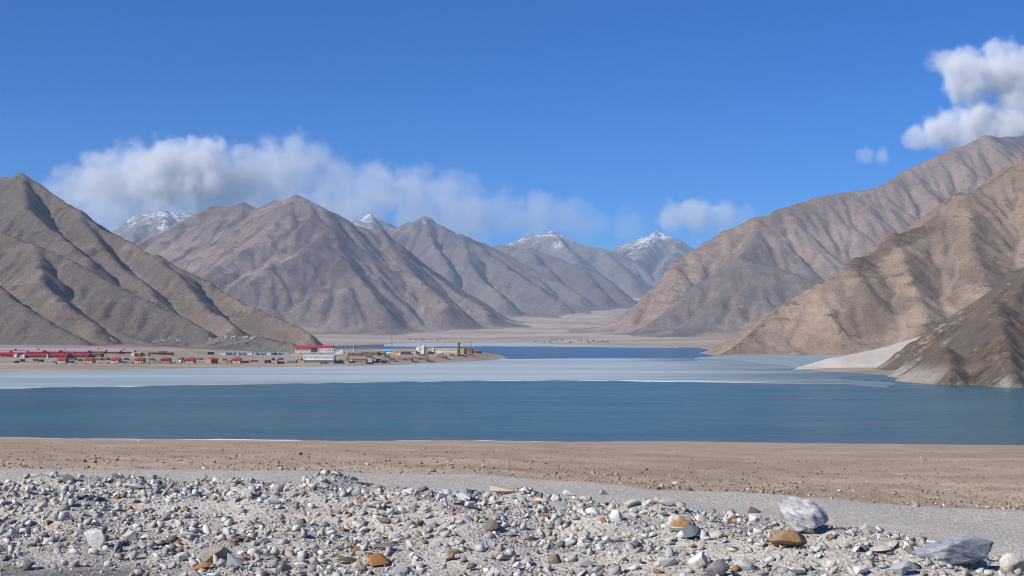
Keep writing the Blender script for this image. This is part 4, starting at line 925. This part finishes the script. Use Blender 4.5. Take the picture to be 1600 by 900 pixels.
for lab, a, b, y in [('low grey yard wall in front of the leftmost shore houses', 88, 150, 569.4), ('low grey yard wall in front of the middle shore houses', 157, 246, 569.2), ('low pale yard wall right of the brown walled yard', 274, 292, 568.0)]:
    X0, Y0, Z0 = town_point((a + b) / 2, y); L = (b - a) * Y0 / FPX; r = empty('yard_wall', (X0, Y0, Z0))
    nseg = max(2, int(L / 5.0))
    for i in range(nseg):
        p = -L / 2 + L / nseg * i
        box('panel', p + .25, p + L / nseg - .25, -.12, .12, -.6, 1.0, GRYW, r); box('post', p - .24, p + .24, -.2, .2, -.6, 1.25, (.07, .06, .055), r)
    tag(r, lab, 'wall')
# long red roofed barracks and lilac roofed rows
WR = lambda n, col=(.50, .42, .36): [(n, .25, .7, .35, col)]
for lab, a, b, yb, yt, rf in [('long dark red roofed block, leftmost of the front red blocks', 38, 71, 559.0, 556.0, 4.2), ('long dark red roofed block in the middle of the front red blocks', 75, 104, 559.0, 556.0, 4.2), ('long dark red roofed block, rightmost of the front red blocks', 107, 137, 559.0, 556.0, 4.0)]:
    building('long_block', lab, a, b, yb, yt, (.16, .04, .04), 11, ('gable', MAR, rf, .6), WR(8), 0.0, None, 'building', None, [('porch', -.03, .07, .2, 3.0, 0, 1.5, (.75, .66, .48))])
building('gate_house', 'small cream gate house at the left end of the red blocks', 30.5, 34.5, 558.6, 555.2, (.75, .66, .48), 5, ('flat', (.6, .5, .38), .5, .2), [(2, .3, .7, .3, GLASS)])
for i, (lab, a, b, yb, wallc) in enumerate([('lilac roofed row house at the left edge', -14, 13, 553.6, (.20, .03, .05)), ('lilac roofed row house with dark wall behind the first red block', 17, 40, 553.8, DKW), ('lilac roofed row house behind the left red blocks', 43, 66, 552.3, MAR), ('lilac roofed row house behind the middle red block', 69, 91, 552.1, MAR),
        ('lilac roofed row house behind the right red block', 94, 116, 552.0, DKW), ('lilac roofed row house behind the ochre hall', 118, 136, 552.2, DKW), ('lilac roofed row house with white gable right of the ochre hall', 139, 163, 552.0, MAR), ('lilac roofed row house, second from the right end', 166, 186, 552.8, MAR), ('lilac roofed row house at the right end of the rows', 189, 208, 552.4, DKW)]):
    building('row_house', lab, a, b, yb, yb - 2.2, wallc, 8, ('gable', LIL, 3.0, .5), WR(6, (.40, .33, .33)), 0.0, 'lilac roofed row houses', 'house', None, [('porch', -.02, .10, .2, 2.0, 0, 1.25, (.72, .66, .56))] if i % 2 == 0 else ())
for i, (lab, a, b, yb) in enumerate([('pale pink roofed row house in the back row at far left', -8, 20, 549.6), ('pale pink roofed row house in the back row, second from left', 24, 56, 549.4), ('pale pink roofed row house in the middle of the back row', 60, 98, 549.2), ('pale pink roofed row house in the back row behind the white gable', 102, 150, 549.3), ('pale pink roofed row house at the right end of the back row', 154, 190, 549.5)]):
    building('row_house', lab, a, b, yb, yb - 1.5, (.25, .12, .14), 8, ('gable', (.40, .31, .36), 2.2, .5), WR(7, (.12, .08, .09)), 0.0, 'lilac roofed row houses', 'house')
building('yellow_house', 'bright yellow flat roofed house beside the ochre hall', 138, 145.6, 558.2, 553.0, (.66, .50, .24), 8, ('flat', (.5, .38, .2), .4, .2), [(3, .45, .7, .4, GLASS), (1, 0.0, .4, .14, BRN)])
building('ochre_hall', 'ochre brown hall right of the bright yellow house', 146.5, 157, 558.0, 553.4, (.30, .19, .05), 9, ('gable', (.22, .14, .06), 1.0, .4), [(3, .3, .7, .3, GLASS)])
building('ochre_hall', 'ochre hall with cream front above the shore houses', 206, 219, 557.0, 552.2, (.40, .26, .09), 9, ('gable', (.45, .32, .16), 1.3, .4), [(3, .3, .7, .3, GLASS)], 0, None, 'building', None, [('porch', .05, .4, .2, 2.5, 0, 1.15, (.70, .60, .42))])
building('low_shed', 'white low shed right of the ochre hall', 221, 231.5, 556.6, 553.2, (.58, .54, .48), 6, ('flat', (.3, .25, .22), .5, .3), [(3, .2, .7, .3, GLASS)])
building('long_wall_shed', 'long dark brown low shed running right of the row houses', 232, 269, 554.2, 551.8, (.06, .04, .04), 5, ('flat', (.10, .07, .07), .4, .3), [(6, 0.0, .7, .25, (.12, .08, .06))], lift=.2)
building('long_wall_shed', 'short dark sheds behind the long dark brown shed', 248, 258, 551.8, 549.8, (.09, .05, .055), 5, ('flat', (.16, .09, .09), .4, .3), [(3, 0.0, .7, .25, (.14, .10, .08))])
building('low_wall_house', 'low tan house with dark barn left of the blue white sheds', 304, 324, 554.0, 551.2, (.46, .35, .25), 5, ('flat', (.40, .30, .22), .3, .2), [(5, .2, .6, .2, GLASS)])
building('dark_barn', 'black open barn left of the blue white sheds', 324.6, 332, 554.0, 550.6, (.035, .03, .03), 6, ('flat', (.10, .08, .07), .5, .3), [(2, 0.0, .8, .4, (.02, .018, .018))])
# white and blue market sheds
for i, (a, b, c) in enumerate([(344.5, 352.5, WHT), (354, 359, BLUEW), (360, 366.5, (.30, .33, .42)), (368, 372.6, WHT), (373.6, 380, (.62, .66, .72)), (381, 393.4, WHT), (394.6, 400.4, (.60, .63, .68)), (401.4, 407.6, WHT), (408.4, 414, WHT), (415, 423.4, WHT), (425, 428.6, (.12, .11, .12)), (429.2, 436, (.58, .58, .60)), (437.4, 443, (.30, .36, .42)), (444.4, 452, (.50, .54, .58))]):
    building('market_shed', ['first', 'second', 'third', 'fourth', 'fifth', 'sixth', 'seventh', 'eighth', 'ninth', 'tenth', 'eleventh', 'twelfth', 'thirteenth', 'last'][i] + ' market shed from the left in the row, ' + ['white', 'dark blue', 'blue grey', 'white', 'pale blue', 'long and white', 'pale grey', 'white', 'white', 'white', 'black', 'pale grey', 'slate blue', 'pale slate'][i],
             a, b, 554.4, 551.4, c, 5, ('gable', (.28, .30, .33), .9, .3), [(2, .15, .75, .5, tuple(x * .75 for x in c))], 0, 'market sheds in a row', 'shed')
building('yellow_hut', 'small pale yellow hut left of the red roofed hall', 454, 459.4, 551.6, 549.0, (.70, .62, .36), 4, ('flat', (.6, .52, .3), .3, .2), [(2, .3, .7, .3, GLASS)])
building('cream_shed', 'long cream shed below the pale yellow hut', 454, 469, 554.0, 551.9, (.66, .57, .46), 4, ('flat', (.5, .44, .36), .3, .2), [(5, .2, .7, .3, (.30, .22, .18))])
building('long_block', 'long dark red roofed block at the left edge of the town', -16, 27, 557.0, 554.4, (.16, .04, .04), 10, ('gable', MAR, 3.2, .6), WR(9), 0.0, None, 'building', None, [('porch', .93, 1.02, .2, 3.0, 0, 1.4, (.75, .66, .48))])
# the red roofed hall and the white blocks
building('red_roof_hall', 'large hall with long bright crimson roof above the white blocks', 461, 518, 550.5, 543.6, (.62, .50, .40), 13, ('gable', (.50, .015, .045), 3.4, 1.0), [(14, .35, .75, .45, (.30, .20, .17))], 0, None, 'hall', None, [('recess_shade', .44, .60, .05, .5, .0, .95, (.10, .035, .06))])  # dark panel on the front paints the shade of the set-back wing
building('white_block', 'white three storey block in front of the crimson roofed hall', 497.5, 521.5, 551.6, 545.2, WHT, 9, ('flat', (.66, .64, .60), .5, .3), [(7, .10, .35, .4, GLASS), (7, .52, .80, .4, GLASS)])
building('white_annex', 'low white annex right of the white three storey block', 523, 542.6, 552.4, 549.8, WHT, 7, ('flat', (.62, .60, .58), .4, .2), [(6, .3, .7, .3, GLASS)], 0, None, 'building', None, [('stair_tower', .4, .7, -2, 1.0, 0, 1.9, (.70, .69, .68))])
building('blue_roof_shed', 'pale blue flat roofed shed below the crimson roofed hall', 487, 501.6, 554.6, 552.0, (.46, .52, .66), 6, ('flat', (.50, .55, .68), .4, .3), [(4, .2, .7, .3, (.2, .22, .3))])
building('lakeside_hotel', 'long white two storey block above grey arcade beside the ice', 474.6, 521.6, 567.2, 556.4, WHT, 11, ('flat', (.74, .73, .71), .5, .35), [(13, .62, .82, .36, GLASS), (14, .08, .36, .58, (.05, .055, .05))], -.03, None, 'building', (.46, (.30, .30, .25)))
building('ruined_house', 'roofless brown mud house left of the long white lakeside block', 448, 462, 567.6, 563.4, (.27, .20, .15), 7, ('flat', (.52, .48, .44), .3, .2), [(3, .0, .5, .16, (.05, .04, .035))])
building('dark_ruin', 'dark burnt ruin with a broken gable near the shore', 413, 421.6, 567.2, 564.8, (.045, .035, .032), 5, ('gable', (.06, .045, .04), 1.4, .1), [(2, 0.0, .6, .3, (.02, .02, .02))])
building('dark_ruin', 'dark ruin with a tall corner post right of the burnt ruin', 433.4, 442, 568.4, 566.0, (.05, .038, .035), 5, ('flat', (.14, .10, .08), .3, .2), [(2, 0.0, .6, .3, (.02, .02, .02))], 0, None, 'building', None, [('corner_post', .0, .18, .1, .8, 0, 2.2, (.05, .04, .035))])
building('yellow_wall_house', 'low yellow fronted house right of the long white lakeside block', 530.4, 544.4, 566.4, 563.4, (.62, .44, .18), 5, ('flat', (.35, .25, .16), .4, .2), [(4, .2, .7, .25, (.2, .14, .08))], 0, None, 'house', None, [('chimney', .72, .82, -3, -1.5, .5, 2.3, (.12, .08, .06)), ('chimney', .9, .98, -3, -1.5, .5, 2.9, (.10, .07, .055))])
building('pink_house', 'long low pink house with dark windows at the shore', 549, 572, 567.0, 561.6, PINKW, 7, ('flat', (.40, .28, .21), .5, .3), [(7, .30, .80, .22, GLASS)], 0, None, 'house', (.34, (.36, .22, .15)), [('porch', -.02, .10, .2, 2.5, 0, .75, (.70, .55, .45))])
building('white_house', 'small white house at the right end of the pink house', 573, 581, 566.4, 561.4, WHT, 7, ('flat', (.66, .64, .62), .4, .25), [(3, .30, .75, .40, GLASS)])
building('black_shed', 'black open shed right of the small white house', 587.4, 593.4, 566.6, 561.6, (.025, .02, .02), 6, ('flat', (.14, .10, .08), .4, .4), [(1, 0.0, .8, .7, (.012, .01, .01))], 0, None, 'shed', None, [('side_wall', 1.0, 1.5, -4, 0, 0, .8, (.20, .15, .11))])
for i, (lab, a, b, yb, yt) in enumerate([('brown mud house right of the low white annex', 543, 553, 556.4, 551.6), ('brown mud house with dark doorway below the watch tower', 554.5, 564, 556.8, 551.8), ('brown mud house, third of the brick row', 565.6, 574, 555.8, 550.4), ('brick brown house in the middle of the brick row', 575.4, 590, 555.6, 550.0), ('brick brown house at the right of the brick row', 591.4, 601, 555.4, 549.6),
        ('brown courtyard house below the cream block', 624, 644, 563.6, 559.4), ('brown courtyard ruin right of the courtyard house', 645, 668, 562.4, 559.4), ('dark brown house left of the low cream house', 625.6, 638, 554.0, 549.6)]):
    building('mud_house', lab, a, b, yb, yt, (.30, .205, .14) if i < 5 else (.27, .185, .13) if i < 7 else (.12, .085, .07), 7, ('flat', (.36, .27, .20), .4, .25), [(max(2, int((b - a) / 3.4)), .25, .65, .25, (.05, .035, .03)), (1, 0.0, .6, .08, (.06, .04, .03))], random.uniform(-.08, .08), 'brown mud houses', 'house')
building('blue_roof_house', 'white house with bright sky blue roof right of the brick row', 600.8, 614, 551.4, 548.4, WHT, 7, ('gable', (.16, .42, .66), 1.9, .5), [(4, .3, .75, .3, GLASS)], 0, None, 'house')
building('yellow_house', 'yellow house with white front right of the sky blue roof', 614, 620.4, 554.0, 549.4, (.62, .44, .16), 7, ('flat', (.58, .46, .24), .4, .2), [(2, .3, .7, .3, GLASS)], 0, None, 'house', None, [('annex', 1.0, 1.9, .1, 3, 0, .62, (.70, .68, .62))])
building('cream_house', 'low cream house left of the square cream block', 638.4, 650, 553.4, 548.6, (.66, .58, .44), 8, ('flat', (.62, .56, .44), .5, .3), [(5, .1, .45, .3, (.35, .2, .15))], 0, None, 'house')
building('cream_block', 'square pale cream three storey block with rooftop hut', 651.4, 663.4, 553.4, 542.8, (.85, .78, .57), 11, ('flat', (.80, .73, .55), .5, .2), [(1, .12, .27, .16, GLASS), (1, .40, .56, .16, GLASS), (1, .68, .84, .16, GLASS)], -.10, None, 'building', None, [('rooftop_hut', .70, 1.05, -6, -1, .95, 1.26, (.72, .66, .48))])
building('cream_wing', 'long cream two storey wing between square block and grey tower', 669.4, 714, 552.8, 545.4, (.84, .75, .52), 9, ('flat', (.80, .72, .52), .5, .3), [(15, .54, .80, .24, GLASS), (15, .12, .30, .24, (.40, .25, .18))], 0, None, 'building', (.40, (.66, .50, .34)), [('stair_tower', .13, .20, -3, .6, .4, 1.25, (.70, .62, .42))])
building('ochre_block', 'ochre yellow two storey block right of the grey tower', 718.6, 727.4, 552.8, 544.8, (.55, .36, .08), 9, ('flat', (.34, .23, .10), .5, .2), [(3, .2, .4, .28, GLASS), (3, .6, .8, .28, GLASS)], -.25)
building('red_block', 'small brick red block below the thin mast on the spit', 732.4, 738.4, 552.4, 546.2, (.45, .06, .05), 7, ('flat', (.42, .07, .06), .5, .2), [(2, .2, .45, .3, (.18, .03, .03)), (2, .6, .8, .3, (.18, .03, .03))], -.15)
building('dark_wall', 'low dark wall running right of the brick red block', 740, 753, 551.6, 550.0, (.05, .04, .045), 3, ('flat', (.08, .06, .06), .3, .1), [(3, 0.0, .6, .2, (.03, .025, .025))], 0, None, 'wall')
# towers and masts
def lathe(name, prof, col, parent, n=16):
    V = []; F = []
    for (r_, z) in prof:
        for i in range(n): V.append((r_ * math.cos(2 * math.pi * i / n), r_ * math.sin(2 * math.pi * i / n), z))
    for j in range(len(prof) - 1):
        for i in range(n): F.append([j * n + i, j * n + (i + 1) % n, (j + 1) * n + (i + 1) % n, (j + 1) * n + i])
    F.append(list(range((len(prof) - 1) * n, len(prof) * n)))
    return mesh_obj(name, V, F, cm(col), parent, smooth=False)
def tower(name, label, px, yb, yt, wpx, headpx, headh, col, hcol):
    X, Y, Z = town_point(px, yb); k = Y / FPX; h = (yb - yt) * k; r = empty(name, (X, Y, Z)); a = wpx * k / 2; b = headpx * k / 2; hh = headh * k
    lathe('shaft', [(a * 1.15, -1), (a, h * .3), (a * .92, h - hh)], col, r)
    lathe('tank', [(a * .92, h - hh - .4), (b, h - hh + .5), (b, h - .3), (b * .85, h)], hcol, r)
    for i in range(3): box('window', -.35, .35, -a * 1.02 - .05, -a * .8, h * (.2 + .2 * i), h * (.2 + .2 * i) + .9, GLASS, r)
    return tag(r, label, 'tower')
tower('water_tower', 'tan round water tower with wider tank left of the crimson roof', 441.6, 549.6, 535.8, 2.6, 4.6, 3.6, (.34, .27, .21), (.36, .29, .23))
tower('stone_tower', 'tall grey round tower at the end of the cream wing', 716.6, 553.6, 535.0, 4.0, 4.9, 3.2, (.19, .175, .14), (.21, .19, .16))
tower('watch_tower', 'small white and slate watch tower behind the brown mud houses', 553.4, 549.6, 540.6, 3.4, 4.6, 2.4, (.55, .58, .60), (.14, .20, .27))
def mast(label, px, yb, yt, cross):
    X, Y, Z = town_point(px, yb); k = Y / FPX; h = (yb - yt) * k; r = empty('mast', (X, Y, Z))
    s = .5 if not cross else .9
    for sx, sy in ((-1, -1), (1, -1), (0, 1)):
        o = box('leg', -.06, .06, -.06, .06, -.5, h, (.16, .15, .17), r); o.location.x += sx * s * .5; o.location.y += sy * s * .5
    for i in range(10): box('brace', -s * .55, s * .55, -s * .55, s * .55, h * (i + .5) / 10, h * (i + .5) / 10 + .12, (.18, .17, .19), r)
    return tag(r, label, 'mast')
mast('tall thin lattice mast standing alone behind the sky blue roof', 612, 552, 499, True)
mast('thin antenna mast beside the brick red block', 735.6, 552.2, 532.4, False)
# parked vehicles
def truck(label, px, yb, wpx, hpx, col):
    X, Y, Z = town_point(px, yb); k = Y / FPX; w = wpx * k; h = hpx * k; r = empty('truck', (X, Y, Z))
    box('cargo_box', -w / 2, w * .22, -1.2, 1.2, .7, h, col, r); cab = box('cab', w * .25, w / 2, -1.15, 1.15, .6, h * .78, tuple(c * .9 for c in col), r)
    box('windscreen', w * .30, w * .47, -1.2, -1.1, h * .45, h * .72, GLASS, r)
    for fx in (-.36, -.1, .36):
        for sy in (-1.15, 1.0):
            o = lathe('wheel', [(.5, 0), (.5, .3)], (.03, .03, .03), r, 12); o.rotation_euler = (R(-90), 0, 0); o.location = (w * fx, sy, .5)
    return tag(r, label, 'truck')
truck('white box truck parked in front of the long cream wing', 688, 554.0, 8.4, 3.6, (.74, .73, .72))
truck('white van parked at the foot of the square cream block', 667, 553.8, 5.0, 2.2, (.66, .68, .72))
# low mud walls, huts and heaps between the houses
rgh = np.random.default_rng(21)
for i, (px, py, w_, h_, c) in enumerate([(33, 565.2, 5, 1.6, .05), (24, 567.5, 4, 1.0, .08), (54, 564.5, 6, 1.2, .14), (62, 565.4, 4, 1.0, .12), (113, 563.0, 9, 1.2, .2), (124, 564.2, 5, 1.5, .1), (154, 563.2, 8, 1.4, .17), (165, 562.6, 6, 1.1, .2), (196, 562.8, 7, 1.2, .15), (236, 563.4, 8, 1.3, .18), (282, 562.2, 6, 1.2, .2), (311, 562.6, 7, 2.2, .22), (350, 563.8, 6, 1.2, .16), (357, 566.6, 9, 2.4, .24), (396, 566.2, 12, 1.2, .2), (426, 563.0, 4, 2.6, .06), (438, 562.4, 4, 1.2, .12), (468, 563.6, 6, 1.4, .3), (503, 568.8, 9, .8, .2), (600, 566.0, 7, 1.4, .18), (612, 564.0, 8, 1.4, .2), (604, 559.4, 9, 1.5, .2), (575, 559.4, 10, 1.4, .22), (690, 560.0, 14, 1.0, .18), (660, 556.4, 10, 1.2, .24), (706, 556.0, 8, 1.4, .2)]):
    building('mud_hut', ['low mud hut', 'tumbledown mud hut', 'flat mud hut'][i % 3] + ' among the town houses, ' + ('dark' if c < .13 else 'tan') + ', ' + ('left of the ochre halls' if px < 206 else 'below the market sheds' if px < 460 else 'on the spit'), px - w_ / 2, px + w_ / 2, py, py - h_, (c * 1.25, c * .9, c * .66), 5, ('flat', (c * 1.1, c * .85, c * .66), .25, .15), [(2, .1, .7, .25, (.04, .03, .026))], rgh.uniform(-.2, .2), ['low', 'tumbledown', 'flat'][i % 3] + (' dark' if c < .13 else ' tan') + ' mud huts ' + ('left of the ochre halls' if px < 206 else 'below the market sheds' if px < 460 else 'on the spit'), 'hut')
# ruins of the far village on the other shore, and houses below the pointed peak
rgv = np.random.default_rng(44)
for i in range(34):
    px = 833 + 118 * rgv.random() ** .9; py = 536.0 - 7.0 * rgv.random() * (1 - abs(px - 885) / 90); a = rgv.uniform(1.4, 3.4)
    building('village_house', 'tiny brown mud house in the far village beyond the blue water', px - a / 2, px + a / 2, py, py - rgv.uniform(.9, 1.8), tuple(np.array((.24, .17, .125)) * rgv.uniform(.6, 1.3)), 6, ('flat', tuple(np.array((.20, .15, .12)) * rgv.uniform(.6, 1.4)), .25, .2), [(2, .15, .75, .3, (.05, .035, .03))], rgv.uniform(-.3, .3), 'mud houses of the far village', 'house')
for i in range(16):
    px = 634 + 62 * rgv.random(); py = 533.0 - 4.0 * rgv.random(); a = rgv.uniform(1.3, 2.8)
    building('village_house', 'tiny mud house on the far shore behind the cream wing', px - a / 2, px + a / 2, py, py - rgv.uniform(.8, 1.6), tuple(np.array((.24, .18, .14)) * rgv.uniform(.5, 1.5)), 6, ('flat', (.17, .13, .11), .25, .2), [(2, .15, .75, .3, (.05, .035, .03))], rgv.uniform(-.3, .3), 'mud houses behind the cream wing', 'house')
# white stone writing laid out on the slope behind the town
def glyph(label, px, py, w, h, strokes, slant=0.0, on=None):
    """strokes in a unit square laid on the ground, white painted stones"""
    X, Y, Z = town_point(px, py + h / 2); x2, y2, z2 = town_point(px, py - h / 2); k = Y / FPX
    if on is not None:
        for q in (1, -1):
            dr = Vector(ray(px, py + q * h / 2)).normalized(); ok, loc, *_ = on.ray_cast((0, 0, EYE), dr)
            if ok and q > 0 and loc.y < Y: X, Y, Z = loc
            elif ok and q < 0 and loc.y < y2: y2 = loc.y
        k = Y / FPX
    dep = max(min(y2 - Y, 40), 6.0); V = []; F = []
    t = .34
    for (a, b, c, d) in strokes:
        p = np.array([a * w * k - w * k / 2 + slant * b * w * k, b * dep]); q = np.array([c * w * k - w * k / 2 + slant * d * w * k, d * dep]); u = q - p; L = np.linalg.norm(u) + 1e-6; nrm = np.array([-u[1], u[0]]) / L
        hw = np.array([t, t * max(1, dep / (h * k) * .45)]); nn = nrm * hw * 1.0
        n = max(2, int(L / 4))
        for i in range(n + 1):
            m = p + u * i / n
            for s in (-1, 1):
                xx, yy = X + m[0] + s * nn[0], Y + m[1] + s * nn[1]
                V.append((xx, yy))
        o = len(V) - 2 * (n + 1)
        for i in range(n): F.append([o + 2 * i, o + 2 * i + 1, o + 2 * i + 3, o + 2 * i + 2])
    V = np.array(V); zz = ground_z(V[:, 0], V[:, 1])
    if on is not None:
        for i, v in enumerate(V):
            ok, loc, *_ = on.ray_cast((v[0], v[1], 500), (0, 0, -1))
            if ok: zz[i] = max(zz[i], loc.z)
    o = mesh_obj('stone_writing', np.c_[V, zz + .35], np.array(F), cm((.40, .38, .34)), smooth=False)
    sol = o.modifiers.new('thick', 'SOLIDIFY'); sol.thickness = .5; sol.offset = -1
    return tag(o, label, 'writing')
G1 = [(.1, 0, .35, 1), (.0, .6, .45, .6), (.5, 0, .5, 1), (.5, 1, .95, 1), (.95, 1, .95, 0), (.5, .5, .95, .5), (.45, 0, 1, 0)]
G2 = [(.0, 0, .0, .9), (.0, 0, 1, 0), (.5, 0, .5, 1), (1, 0, 1, .9), (.25, .2, .25, .8), (.75, .2, .75, .8)]
G3 = [(0, 1, .25, .2), (.25, .9, .3, .1), (.5, 1, .5, 0), (.5, .5, 1, .5), (.75, 1, .75, 0), (1, .9, 1, .1)]
G4 = [(0, .9, 1, .9), (.5, 1, .5, 0), (.1, .5, .9, .5), (.1, .5, .1, .1), (.9, .5, .9, .1), (.1, .1, .9, .1)]
MAP = [(0, .7, .12, .95), (.12, .95, .3, .85), (.3, .85, .42, 1), (.42, 1, .55, .75), (.55, .75, .75, .7), (.75, .7, .85, 1), (.85, 1, 1, .8), (1, .8, .85, .6), (.85, .6, .78, .5), (.78, .5, .85, .3), (.85, .3, .7, .05), (.7, .05, .5, .15), (.5, .15, .35, .2), (.35, .2, .2, .45), (.2, .45, .0, .7)]
glyph('white stone character on the slope, leftmost of the writing', 175, 531.0, 9, 3.6, G1, .35, left_slope)
glyph('white stone character left of the outlined map on the slope', 222, 534.0, 10, 3.6, G2, .25, left_slope)
glyph('white stone outline map between two characters on the slope', 249, 534.0, 27, 6.0, MAP, 0, left_slope)
glyph('white stone character right of the outlined map on the slope', 278, 534.0, 9, 3.4, G3, 0, left_slope)
glyph('faint white stone character farthest right on the lower slope', 329, 535.0, 9, 2.6, G4, 0, left_slope)
for i, (px, nm) in enumerate([(354, 'first'), (365, 'second'), (384, 'third'), (395.5, 'fourth')]):
    glyph(f'white stone character on the dark bank, {nm} of four from the left', px, 527.4 + .2 * i, 7.5, 3.8, [G4, G1, G3, G2][i], -.5, bank)
